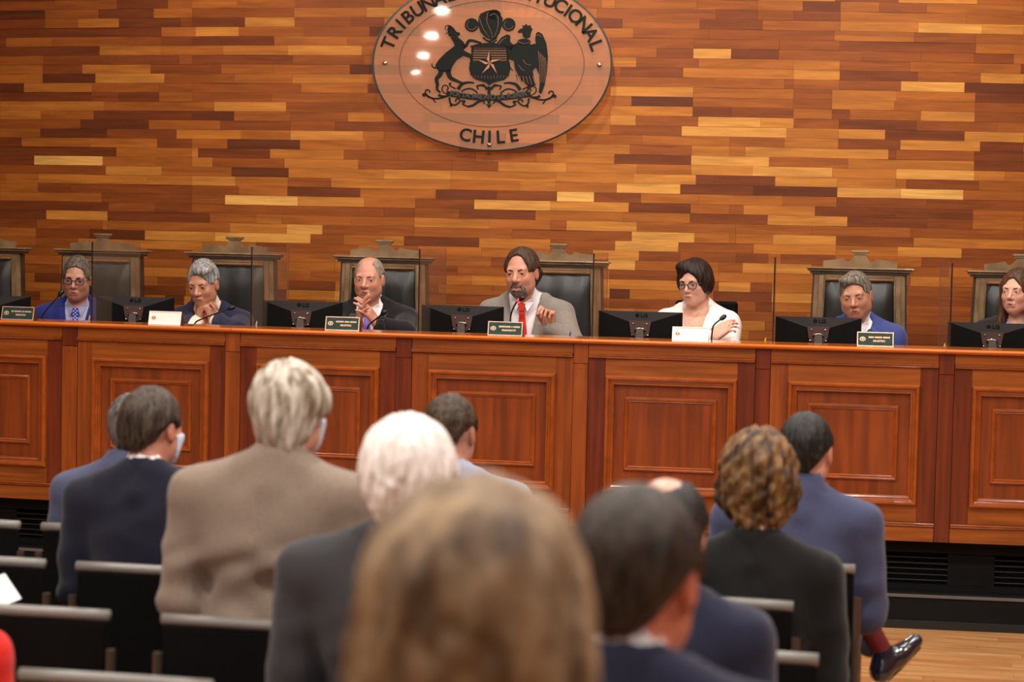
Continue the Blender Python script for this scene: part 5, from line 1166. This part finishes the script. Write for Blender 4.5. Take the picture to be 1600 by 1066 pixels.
            # the two collar leaves over the knot
            for s in (-1, 1):
                cl = MB(); yk = ys_[0]
                cl.add([(x0_ + s * .010, yk + .009, z + .016), (x0_ + s * .052, hy + .02, z + .040), (x0_ + s * .058, hy + .005, z + .020), (x0_ + s * .030, yk + .008, z - .030),
                        (x0_ + s * .010, yk + .003, z + .016), (x0_ + s * .048, hy + .014, z + .040), (x0_ + s * .054, hy - .001, z + .020), (x0_ + s * .030, yk + .002, z - .030)], [(0, 1, 2, 3), (4, 7, 6, 5), (0, 3, 7, 4), (1, 0, 4, 5), (3, 2, 6, 7)]); cl.build('collar_leaf', g('shirt'), so)
    # ---- trousers and shoes
    if g('legs', True):
        tf = Field(axis(-.30, .30, [], .016, .016), axis(-.2, .75, [], .016, .016), axis(.0, .70, [], .016, .016))
        add(tf, Sell((0, 0, .53), (.18, .14, .10)), .04); knee = g('knee', {1: (.11, .42, .50), -1: (-.11, .42, .50)}); ank = g('ankle', {1: (.11, .44, .10), -1: (-.11, .44, .10)})
        for s in (-1, 1):
            add(tf, Scone((s * .09, .02, .53), knee[s], .088, .068), .03); add(tf, Scone(knee[s], ank[s], .066, .048), .02)
        tv, tq = surf(tf); np_mesh('trousers' if not g('skirt') else 'trousers', tv, tq, [g('pants', M_navy)], root)
        for s in (-1, 1):
            if g('shoe_dir') and s in g('shoe_dir'): continue
            a = Vector(ank[s]); sf2 = Field(axis(a.x - .07, a.x + .07, [], .011, .011), axis(a.y - .10, a.y + .26, [], .011, .011), axis(-.01, .14, [], .009, .009))
            add(sf2, Scone((a.x, a.y - .02, .045), (a.x, a.y + .15, .032), .042, .038), .01); add(sf2, Scone((a.x, a.y, .05), (a.x, a.y, .10), .042, .038), .02)
            X, Y, Z = np.meshgrid(*sf2.ax, indexing='ij'); sf2.D = np.maximum(sf2.D, -Z + .002)
            qv, qq = surf(sf2); np_mesh('shoe', qv, qq, [M['shoe']], root)
    if g('glasses'):
        gm, rx_, rz_, sq_ = g('glasses'); b_ = MB(); lenses = []
        for s in (-1, 1):
            P_ = []
            for k in range(25):
                a = 2 * PI * k / 24; cx_, cz_ = math.cos(a), math.sin(a); pw = sq_
                P_.append((s * .034 + rx_ * math.copysign(abs(cx_) ** pw, cx_), .104 - .010 * abs(s * .034 + rx_ * cx_) / .05, -.003 + rz_ * math.copysign(abs(cz_) ** pw, cz_)))
            b_.tube(P_, .0022, 6); lenses.append(P_[:-1])
        b_.tube([(-.011, .105, .002), (0, .108, .005), (.011, .105, .002)], .0022, 6)
        sp = b_.build('spectacles', gm, root, smooth=True); sp.matrix_local = HM
        for s, P_ in zip((-1, 1), lenses):
            b_ = MB(); b_.add(P_, [tuple(range(24))]); b_.build('lens', M['lens'], sp)
            b_ = MB(); b_.tube([(s * (.034 + rx_), .096, .004), (s * .076, .060, .006), (s * .083, .0, .004)], .002, 6); b_.build('temple', gm, sp, smooth=True)
    if g('maskcloth'):
        mf = Field(np.arange(-.09, .09, .005, dtype=np.float32), np.arange(-.02, .14, .005, dtype=np.float32), np.arange(-.13, .02, .005, dtype=np.float32))
        for mode, prim, k in head_ops({}): 
            if mode == 'u': add(mf, prim, k, mode)
        mf.D -= .006; X, Y, Z = np.meshgrid(*mf.ax, indexing='ij')
        mf.D = np.maximum(np.maximum(mf.D, Z + .018), np.maximum(.035 - Y, -Z - .11)); mv, mq = surf(mf); fm = np_mesh('face_mask', mv, mq, [M['mask']], root); fm.matrix_local = HM
        for s in (-1, 1):
            b_ = MB(); b_.tube([(s * .066, .045, -.03), (s * .078, .0, -.01), (s * .082, -.02, -.005)], .0015, 6); o = b_.build('mask_strap', M['mask'], fm)
    return root, HM, sh
M_navy = cloth('trouser_wool', (34, 36, 48))
HAIR = {
 'grey_dark': hair_mat('hair_grey_dark', (52, 42, 36), (118, 104, 92)), 'silver': hair_mat('hair_silver', (84, 82, 84), (178, 176, 174)), 'grey_thin': hair_mat('hair_thin_grey', (112, 98, 84), (160, 146, 128)),
 'brown_long': hair_mat('hair_brown_long', (36, 22, 14), (78, 55, 38)), 'dark_bob': hair_mat('hair_dark_bob', (16, 7, 6), (52, 26, 17)), 'salt': hair_mat('hair_salt', (66, 56, 50), (140, 128, 116)),
 'long_fair': hair_mat('hair_dark_to_fair', (40, 24, 18), (96, 62, 38)), 'dk_ash': hair_mat('hair_dark_ash', (30, 23, 18), (84, 70, 56)), 'blond_grey': hair_mat('hair_blond_grey', (118, 100, 80), (214, 204, 190), sc=(50, 50, 7)),
 'brown_short': hair_mat('hair_brown_short', (34, 24, 18), (80, 60, 42), sc=(60, 60, 60)), 'white': hair_mat('hair_white', (214, 198, 190), (250, 244, 240)), 'lt_brown': hair_mat('hair_light_brown', (76, 55, 38), (160, 132, 100), sc=(22, 22, 6)),
 'black': hair_mat('hair_black', (14, 12, 12), (42, 38, 36)), 'blk_brown': hair_mat('hair_black_brown', (24, 18, 14), (60, 46, 36)), 'highlight': hair_mat('hair_brown_highlights', (48, 31, 20), (134, 98, 60), sc=(42, 42, 5)),
 'grey_blk': hair_mat('hair_grey_black', (40, 36, 36), (120, 112, 108)),
 'beard': hair_mat('beard_grey_brown', (62, 48, 40), (138, 124, 112), sc=(160, 160, 60)),
}
SUIT = {k: cloth('cloth_' + k, v) for k, v in {'royal': (36, 42, 108), 'navy': (32, 34, 60), 'black': (22, 21, 24), 'grey': (132, 124, 116), 'white': (238, 228, 222), 'blue': (62, 72, 132), 'dkjacket': (34, 26, 26),
        'steel': (76, 80, 106), 'nightnavy': (27, 28, 44), 'tan': (138, 122, 108), 'lightgrey': (156, 160, 180), 'charcoal': (58, 57, 61), 'blackw': (20, 19, 20), 'slate': (66, 70, 98), 'olive': (70, 60, 50), 'red': (214, 28, 14), 'dknavy2': (34, 37, 58)}.items()}
SHIRT = {'lblue': cloth('shirt_pale_blue', (170, 172, 206), var=.05), 'white': cloth('shirt_white', (236, 230, 232), var=.03), 'cream': cloth('shirt_cream', (240, 226, 208), var=.03)}
def tie_mat(name, c, c2, sc, kind='dots'):
    m = mat(name, c, .5); nt = m.node_tree; b = nt.nodes['Principled BSDF']; tc = nt.nodes.new('ShaderNodeTexCoord'); mp = nt.nodes.new('ShaderNodeMapping'); mp.inputs['Scale'].default_value = (sc, 0.0 if kind != 'x' else sc, sc)
    nt.links.new(tc.outputs['Object'], mp.inputs['Vector']); mp.inputs['Rotation'].default_value = (0, math.radians(45), 0)
    v = nt.nodes.new('ShaderNodeTexVoronoi'); v.inputs['Scale'].default_value = 1; v.inputs['Randomness'].default_value = 0
    nt.links.new(mp.outputs[0], v.inputs['Vector']); lt = nt.nodes.new('ShaderNodeMath'); lt.operation = 'LESS_THAN'; lt.inputs[1].default_value = .26; nt.links.new(v.outputs['Distance'], lt.inputs[0])
    mx = nt.nodes.new('ShaderNodeMix'); mx.data_type = 'RGBA'; mx.inputs[6].default_value = (*lin(c), 1); mx.inputs[7].default_value = (*lin(c2), 1); nt.links.new(lt.outputs[0], mx.inputs[0]); nt.links.new(mx.outputs[2], b.inputs['Base Color']); return m
TIE = {'dots': tie_mat('tie_blue_dots', (40, 46, 178), (210, 216, 250), 72), 'rust': tie_mat('tie_rust', (150, 62, 34), (196, 128, 70), 60), 'purple': tie_mat('tie_purple', (120, 86, 172), (146, 112, 196), 80), 'red': tie_mat('tie_red', (200, 32, 20), (226, 84, 44), 170), 'dark': tie_mat('tie_dark', (26, 28, 44), (46, 48, 70), 80)}
def face_to_cam(p, off=0.):
    """heading for a person at p looking to the camera, turned off degrees towards the left of the photo"""
    d = Vector((-p[0], -p[1])); a = math.atan2(d.y, d.x) - math.radians(off); return a - PI / 2
def judge(px, ytop, off_b, label, seat=1.0, dx=0, **k):
    """px, ytop: where the crown shows in the photo"""
    P = at(px, ytop, deskY, seat); H = P.z - DAIS
    rz = face_to_cam((P.x, P.y), off_b)
    k['H'] = k.get('H', H) 
    k.update(loc=(P.x, P.y, DAIS), rz=rz, judge=True)
    return person(label, k)
def aud(px, ytop, row, label, fwd=.14, **k):
    P = at(px, ytop, lambda x: row_y(row, x), fwd + .03); k['H'] = k.get('H', P.z)
    k.setdefault('ssleeve', 'short'); k.setdefault('seam', True); k.setdefault('waist', .02); k.setdefault('eyes', False); k.setdefault('fine', .008); k.setdefault('cstep', .012)
    k.update(loc=(P.x - k.get('body_dx', 0), P.y - .03, 0), rz=math.radians(k.get('turn', 0)))
    if k.get('body_dx'): k['head_x'] = k['body_dx']
    return person(label, k)
# ------------------------------------------------------------------ the judges
def loc_pt(root, P):
    """world point -> the person's own frame (their placement is location plus a turn about z)"""
    c, s = math.cos(-root[1]), math.sin(-root[1]); d = Vector(P) - Vector(root[0]); return Vector((c * d.x - s * d.y, s * d.x + c * d.y, d.z))
def jroot(px, ytop, off, seat=1.0):
    P = at(px, ytop, deskY, seat); return ((P.x, P.y, DAIS), face_to_cam((P.x, P.y), off)), P.z - DAIS
# 1: glasses, blue suit
judge(122, 403, 6, 'judge with black-framed glasses, royal blue suit and dotted blue tie', head=(-6, 6, -3), hair=dict(m=HAIR['grey_dark'], t=.006, top=.016, low=-.045, mask=((0, .124, -.030), (.072, .094, .122)), cuts=[((0, .100, .050), (.060, .055, .026))], wave=.003),
      brow=M['brow_d'], jacket=SUIT['royal'], shirt=SHIRT['lblue'], tie=TIE['dots'], glasses=(M['frame_b'], .0235, .0165, .62), skin=(188, 132, 110), vdepth=.33, face=dict(mouth_down=.001), gaze=(.1, 0))
# 2: silver hair, hands clasped before the mouth
r, H = jroot(330, 408, 14)
hw = loc_pt(r, at(321, 487, deskY, .86))
A_ = {}
sgn = 1
for s in (-1, 1):
    el = loc_pt(r, at(292 if s == 1 else 372, 520, deskY, .74)); wr = hw + Vector((s * .040, -.01, -.045)); A_[s] = (tuple(el), tuple(wr))
hands = {}
for s in (-1, 1):
    wr = Vector(A_[s][1]); hm = frame_from(wr, (-s * .36, .14, .95), (s * .85, .1, .4))
    hands[s] = (hm, hand_ops(-s if 0 else (1 if s == 1 else -1) * -1, ((12, 8, 6), (48, 62, 30), (52, 64, 30), (54, 64, 30)), thumb=(.5, -.3)))
judge(330, 408, 14, 'judge with silver hair resting his mouth on clasped hands, navy suit', head=(-10, 14, 2), hair=dict(m=HAIR['silver'], t=.006, top=.020, low=-.05, mask=((.0, .124, -.036), (.070, .094, .118)), cuts=[((.012, .100, .042), (.054, .055, .026))], wave=.004, blobs=[((-.03, .045, .09), (.05, .045, .03))]),
      brow=M['brow_g'], jacket=SUIT['navy'], shirt=SHIRT['cream'], tie=TIE['rust'], arms=A_, hands=hands, skin=(198, 140, 112), lean=.10, fine_x=(-.16, .16), fine_y=(-.10, .36), fine_z=(H - .40, H + .02), gaze=(.1, -.2), face=dict(nose=1.1), sleeve=.86, ssleeve=.90, vdepth=.34)
# 3: balding, steepled fingers
r, H = jroot(580, 402, 8)
hL = loc_pt(r, at(573, 503, deskY, .78))
A_ = {}; hands = {}
for s in (-1, 1):
    el = loc_pt(r, at(535 if s == 1 else 632, 520, deskY, .80)); wr = loc_pt(r, at(559 if s == 1 else 590, 507, deskY, .76)); A_[s] = (tuple(el), tuple(wr))
    tip = loc_pt(r, at(566, 474, deskY, .70)); d = tip - Vector(wr)
    hm = frame_from(wr, d, (s * 1.0, .25, .1)); hands[s] = (hm, hand_ops((1 if s == 1 else -1) * -1, ((10, 14, 8), (8, 12, 8), (10, 16, 8), (14, 20, 8)), spread=.8, thumb=(.55, -.2)))
judge(580, 402, 8, 'balding judge with steepled fingers, black suit and purple tie', head=(-8, 4, 0), hair=dict(m=HAIR['grey_thin'], t=.0035, top=.002, low=-.04, mask=((.0, .105, -.005), (.068, .095, .118)), cuts=[((0, .05, .115), (.040, .10, .035))], wave=.001),
      brow=M['brow_g'], jacket=SUIT['black'], shirt=SHIRT['white'], tie=TIE['purple'], arms=A_, hands=hands, skin=(202, 142, 116), fine_x=(-.16, .16), fine_y=(-.10, .36), fine_z=(H - .46, H + .02), face=dict(fat=.003, face_w=1.02, mouth_down=.004, nose=1.1), belly=.03, shoulder=.195, gaze=(.5, 0), sleeve=.84, ssleeve=.86, vdepth=.36)
wr_ = Vector(A_[-1][1]); el_ = Vector(A_[-1][0]); WM = frame_from(wr_.lerp(el_, .04), wr_ - el_, (0, 0, 1))
q = MB(); ring_ = [(.0305 * math.cos(2 * PI * k / 20), 0, .0305 * math.sin(2 * PI * k / 20)) for k in range(21)]
for dy in (-.005, 0, .005): q.tube([(x, dy, z) for x, _, z in ring_], .0032, 6, M=WM)
q.lathe([(.0005, .006), (.013, .005), (.014, 0), (.014, -.004)], 16, M=WM @ Matrix.Translation((0, 0, .031)))
pers = [o for o in C.objects if o.name.startswith('person') and o.type == 'EMPTY']
o = q.build('wrist_watch', M['watch'], pers[-1], smooth=True)
# 4: the speaker
r, H = jroot(830, 391, 12)
A_ = {}; hands = {}
for s in (-1, 1):
    if s == -1:
        el = loc_pt(r, at(893, 535, deskY, .72)); wr = loc_pt(r, at(858, 512, deskY, .70)); up_ = loc_pt(r, at(858, 480, deskY, .68)) - wr
        A_[s] = (tuple(el), tuple(wr)); hm = frame_from(wr, up_, (-.35, -.9, .1)); hands[s] = (hm, hand_ops(1, ((52, 70, 40), (62, 75, 45), (70, 80, 45), (76, 80, 45)), thumb=(.25, -.75)))
    else: A_[s] = (tuple(loc_pt(r, at(776, 540, deskY, .78))), tuple(loc_pt(r, at(800, 565, deskY, .62))))
judge(830, 391, 12, 'bearded speaker with swept-back brown hair, grey suit and red tie, one hand raised', head=(-8, 4, 3), hs=1.06, hair=dict(m=HAIR['brown_long'], t=.011, top=.012, low=-.095, ears=False, mask=((.0, .116, -.014), (.0655, .100, .126)), blobs=[((-.075, -.040, -.045), (.024, .045, .05)), ((.075, -.040, -.045), (.024, .045, .05)), ((0, -.06, -.05), (.075, .05, .06))], wave=.0035),
      brow=M['brow_d'], beard=HAIR['beard'], jacket=SUIT['grey'], shirt=SHIRT['white'], tie=TIE['red'], arms=A_, hands=hands, skin=(198, 140, 114), fine_x=(-.24, .14), fine_y=(-.10, .40), fine_z=(H - .47, H + .02), face=dict(mouth_open=.006, nose=1.1), belly=.02, shoulder=.19, lean=.18, sleeve=.88, ssleeve=.95, vdepth=.42, frown=.004, fold=0)
# 5: woman in white
r, H = jroot(1092, 406, 14)
A_ = {1: (tuple(loc_pt(r, at(1052, 545, deskY, .80))), tuple(loc_pt(r, at(1112, 528, deskY, .64)))), -1: (tuple(loc_pt(r, at(1136, 540, deskY, .80))), tuple(loc_pt(r, at(1100, 548, deskY, .62))))}
wr = Vector(A_[1][1]); tgt = loc_pt(r, at(1138, 508, deskY, .66)); hm = frame_from(wr, tgt - wr, (0, .8, .6)); hands = {1: (hm, hand_ops(-1, ((20, 24, 14), (24, 26, 14), (28, 28, 14), (30, 30, 14)), thumb=(.3, -.2)))}
wj = judge(1092, 406, 14, 'woman judge with dark bob and round-rimmed glasses in a white jacket', head=(-12, 8, 2), hs=.97, hair=dict(m=HAIR['dark_bob'], t=.017, top=.017, low=-.072, ears=True, pad=.06, mask=((-.006, .134, -.032), (.067, .100, .114)), blobs=[((-.07, -.012, -.015), (.026, .05, .055)), ((.07, -.012, -.015), (.026, .05, .055)), ((0, -.06, -.01), (.075, .055, .06)), ((.03, .045, .092), (.055, .035, .03))], wave=.004, cuts=[((.08, .02, -.085), (.03, .05, .03)), ((-.08, .02, -.085), (.03, .05, .03))]),
      brow=M['brow_d'], brow_r=.003, jacket=SUIT['white'], puff=True, arms=A_, hands=hands, glasses=(M['frame_b'], .0235, .019, .85), skin=(208, 158, 134), lips=(176, 96, 90), neck=.047, shoulder=.165, fine_x=(-.20, .20), fine_y=(-.10, .40), fine_z=(H - .47, H + .02), vdepth=.34, sleeve=.90, gaze=(.2, -.3), face=dict(face_w=.97, nose=.9))
hmx = wj[1]
q = MB(); q.lathe([(.0005, .007), (.005, .005), (.007, 0), (.005, -.005), (.0005, -.007)], 12, M=Matrix.Translation(hmx @ Vector((-.080, .0, -.048)))); q.build('pearl_earring', M['pearl'], wj[0], smooth=True)
q = MB(); sh_ = wj[2]; P_ = [(.055 * math.cos(a), .045 + .04 * math.sin(a) * 0 + .055 * (1 - abs(math.cos(a))) , sh_ + .05 - .17 * math.sin(a) ** 1.0) for a in [PI * k / 16 for k in range(17)]]
q.tube(P_, .0012, 5); q.lathe([(.0005, .006), (.006, 0), (.0005, -.006)], 10, M=Matrix.Translation(Vector(P_[8]) + Vector((0, .012, -.004)))); q.build('necklace', M['gold'], wj[0], smooth=True)
# 6: dozing, blue suit
judge(1344, 426, 6, 'grey-haired judge in a blue suit looking down with lowered eyelids', head=(-4, 9, 7), hair=dict(m=HAIR['salt'], t=.007, top=.013, low=-.05, mask=((.0, .124, -.032), (.069, .094, .116)), cuts=[((-.008, .100, .046), (.056, .055, .026))], wave=.003, blobs=[((.02, .05, .092), (.05, .04, .025))]),
      brow=M['brow_g'], jacket=SUIT['blue'], shirt=SHIRT['white'], tie=TIE['dark'], skin=(188, 132, 104), face=dict(fat=.006, face_w=1.06, lids=1, mouth_down=.003, nose=1.05), vdepth=.36, gaze=(0, -.5), eyes=True, belly=.03)
# 7: long-haired woman cut by the frame
judge(1594, 421, 14, 'woman with long brown hair and dark jacket, cut by the right edge of the photo', head=(-8, 0, 0), hs=.98, hair=dict(m=HAIR['long_fair'], t=.011, top=.012, low=-.26, ears=True, pad=.05, mask=((.0, .130, -.024), (.060, .094, .116)), blobs=[((-.072, -.005, -.09), (.024, .045, .13)), ((.072, -.005, -.09), (.024, .045, .13)), ((0, -.06, -.09), (.075, .045, .15)), ((.08, .0, -.20), (.028, .04, .07)), ((-.08, .0, -.20), (.028, .04, .07))], wave=.004),
      brow=M['brow_d'], brow_r=.0028, jacket=SUIT['dkjacket'], shirt=SHIRT['lblue'], skin=(208, 158, 134), lips=(176, 90, 84), neck=.047, shoulder=.165, face=dict(face_w=.95, nose=.9), open=.06, vdepth=.25, gaze=(-.5, 0))

# ------------------------------------------------------------------ the audience, seen from behind
aud(210, 618, 0, 'front-row man in a steel-blue suit, greying hair mostly behind the navy-suited man', body_dx=.03, hair=dict(m=HAIR['grey_blk'], t=.009, step=.007), jacket=SUIT['steel'], jcollar=.95, head=(8, 0, 0), skin=(196, 140, 116))
aud(236, 611, 1, 'man in a dark navy suit with white collar, ash-brown hair and face mask', body_dx=-.0, hair=dict(m=HAIR['dk_ash'], t=.012, top=.016, step=.006, low=-.060, wave=.004), jacket=SUIT['nightnavy'], shirt=SHIRT['white'], jcollar=.60, head=(-20, 0, 0), maskcloth=True, shoulder=.19, skin=(200, 136, 112), hs=1.0)
aud(454, 573, 2, 'man in a tan tweed jacket with full grey-blond hair, seated tallest of the audience', body_dx=.035, hair=dict(m=HAIR['blond_grey'], t=.020, top=.024, step=.006, low=-.115, pad=.06, wave=.006, freq=60, blobs=[((0, -.055, -.065), (.06, .045, .055)), ((.06, -.01, .03), (.035, .06, .055)), ((-.055, -.02, .04), (.035, .06, .055))]), jacket=SUIT['tan'], shirt=SHIRT['cream'], jcollar=.75, head=(-12, 0, 0), waist=.045, shoulder=.21, seam=True, wrinkle=.008, maskcloth=True, skin=(206, 150, 128), hs=1.02, H=1.44)
aud(705, 622, 0, 'front-row man with short brown hair and a pale grey-blue jacket', body_dx=-.02, hair=dict(m=HAIR['brown_short'], t=.012, top=.016, step=.006, low=-.045, curls=.003), jacket=SUIT['lightgrey'], head=(-8, 0, 0), shoulder=.20, skin=(196, 140, 116))
aud(640, 666, 3, 'white-haired man in a charcoal suit', hair=dict(m=HAIR['white'], t=.022, top=.018, step=.006, low=-.105, pad=.06, curls=.0025, wave=.005, blobs=[((.055, -.02, -.0), (.04, .05, .06)), ((-.055, -.02, 0), (.04, .05, .06)), ((0, -.06, -.06), (.065, .04, .05))]), jacket=SUIT['charcoal'], shirt=SHIRT['white'], jcollar=.62, shoulder=.225, head=(-4, 0, 0), skin=(224, 160, 136), hs=1.08)
aud(1042, 752, 3, 'man with a bald crown and black hair at the sides, partly behind the dark-haired man', hair=dict(m=HAIR['black'], t=.012, top=.004, step=.006, low=-.09, cuts=[((-.01, -.02, .115), (.045, .07, .035))]), jacket=SUIT['dknavy2'], shirt=SHIRT['white'], head=(0, 0, 0), skin=(214, 166, 146), hs=1.06)
aud(992, 786, 5, 'dark-haired man in navy with his right ear showing, large and blurred in front', hair=dict(m=HAIR['blk_brown'], t=.012, top=.014, step=.006, low=-.066), jacket=SUIT['dknavy2'], shirt=SHIRT['white'], jcollar=.6, shoulder=.21, head=(-14, 4, 0), skin=(206, 124, 96), hs=1.12)
aud(1187, 681, 1, 'woman with wavy brown hair and blond highlights in a black jacket', hair=dict(m=HAIR['highlight'], t=.030, top=.026, step=.006, low=-.19, pad=.08, ears=True, curls=.005, wave=.008, curl=.6, blobs=[((-.06, -.03, -.04), (.06, .06, .085)), ((.06, -.03, -.04), (.06, .06, .085)), ((0, -.06, -.06), (.08, .05, .08)), ((0, -.045, -.125), (.062, .05, .06))]), jacket=SUIT['blackw'], shrug=-.055, shoulder=.185, head=(6, 0, 0), skin=(206, 150, 126), wrinkle=.005, jcollar=.5)
shoe9 = aud(1260, 650, 0, 'black-haired man at the aisle in a slate-blue suit, legs crossed, red sock and polished shoe', hair=dict(m=HAIR['black'], t=.009, top=.014, step=.006, low=-.055, curls=.004), jacket=SUIT['slate'], pants=SUIT['slate'], shoulder=.205, head=(-6, 0, 0), skin=(214, 156, 130), jcollar=.95, body_dx=.02,
      knee={1: (.16, .42, .52), -1: (-.02, .44, .62)}, ankle={1: (.14, .42, .10), -1: (.25, .52, .42)}, shoe_dir={-1: 1})
R9 = (shoe9[0].location, shoe9[0].rotation_euler.z)
def bodyfield(pts, step=.007):
    a = np.array(pts); lo = a.min(0) - .08; hi = a.max(0) + .08; return Field(*(np.arange(l, h, step, dtype=np.float32) for l, h in zip(lo, hi)))
Y9 = lambda x: row_y(0, x)
A0 = loc_pt(R9, at(1360, 985, Y9, .62)); A1 = loc_pt(R9, at(1384, 1028, Y9, .64)); T1 = loc_pt(R9, at(1430, 1002, Y9, .70)); TH = loc_pt(R9, at(1376, 1050, Y9, .62))
knee_ = Vector((-.02, .44, .62)); up9 = A0 + (A0 - A1) * .6
ff = bodyfield([A0, A1, up9]); add(ff, Scone(up9, A1, .040, .034), .01); v_, q_ = surf(ff); np_mesh('sock', v_, q_, [M['sock']], shoe9[0])
ff = bodyfield([TH, T1, A1]); add(ff, Scone(TH, TH.lerp(T1, .55), .036, .034), .01); add(ff, Scone(TH.lerp(T1, .5), T1, .036, .026), .02); add(ff, Scone(TH, A1 + (A0 - A1) * .25, .034, .036), .02)
v_, q_ = surf(ff); shoe_ = np_mesh('shoe', v_, q_, [M['shoe']], shoe9[0])
dd = (T1 - TH).normalized(); nn = (A1 - TH); nn = -(nn - dd * nn.dot(dd)).normalized()
q = MB(); q.tube([TH + nn * .036, TH.lerp(T1, .5) + nn * .034, T1 + nn * .024], .008, 8); q.build('shoe_sole', M['mic'], shoe_, smooth=True)
# the nearest head and the person in red at the left edge
P = at(748, 800, lambda x: 2.12, 0)
person('nearest audience member, light brown hair filling the bottom of the photo, out of focus', dict(loc=(P.x, P.y - .03, 0), rz=.05, H=P.z, eyes=False, fine=.01, cstep=.014, hair=dict(m=HAIR['lt_brown'], t=.030, top=.022, step=.007, low=-.16, pad=.08, ears=True, wave=.006, curls=.004, blobs=[((-.07, -.02, -.05), (.05, .07, .10)), ((.07, -.02, -.05), (.05, .07, .10)), ((0, -.06, -.06), (.085, .06, .10))]), jacket=SUIT['olive'], hs=1.14, skin=(206, 150, 126)))
P = at(-62, 930, lambda x: row_y(3, x), .14)
rp = aud(-122, 925, 3, 'person in a bright red top at the lower left edge, only a sleeve in view', H=1.12, hair=dict(m=HAIR['brown_short'], t=.012, step=.008), jacket=SUIT['red'], shoulder=.17, skin=(206, 150, 126))
pp = at(6, 906, lambda x: row_y(2, x), .45)
q = MB(); Mx = Matrix.Translation(pp) @ Matrix.Rotation(.35, 4, 'Z') @ Matrix.Rotation(math.radians(38), 4, 'X') @ Matrix.Rotation(.5, 4, 'Z')
q.box(-.10, .012, -.09, .02, -.0006, .0006, M=Mx); o = q.build('paper_sheet', M['paper'])
tag(o, 'white sheet of paper held up at the left edge above the chairs', 'paper')
print('SCENE SECONDS', round(time.time() - T0, 1))
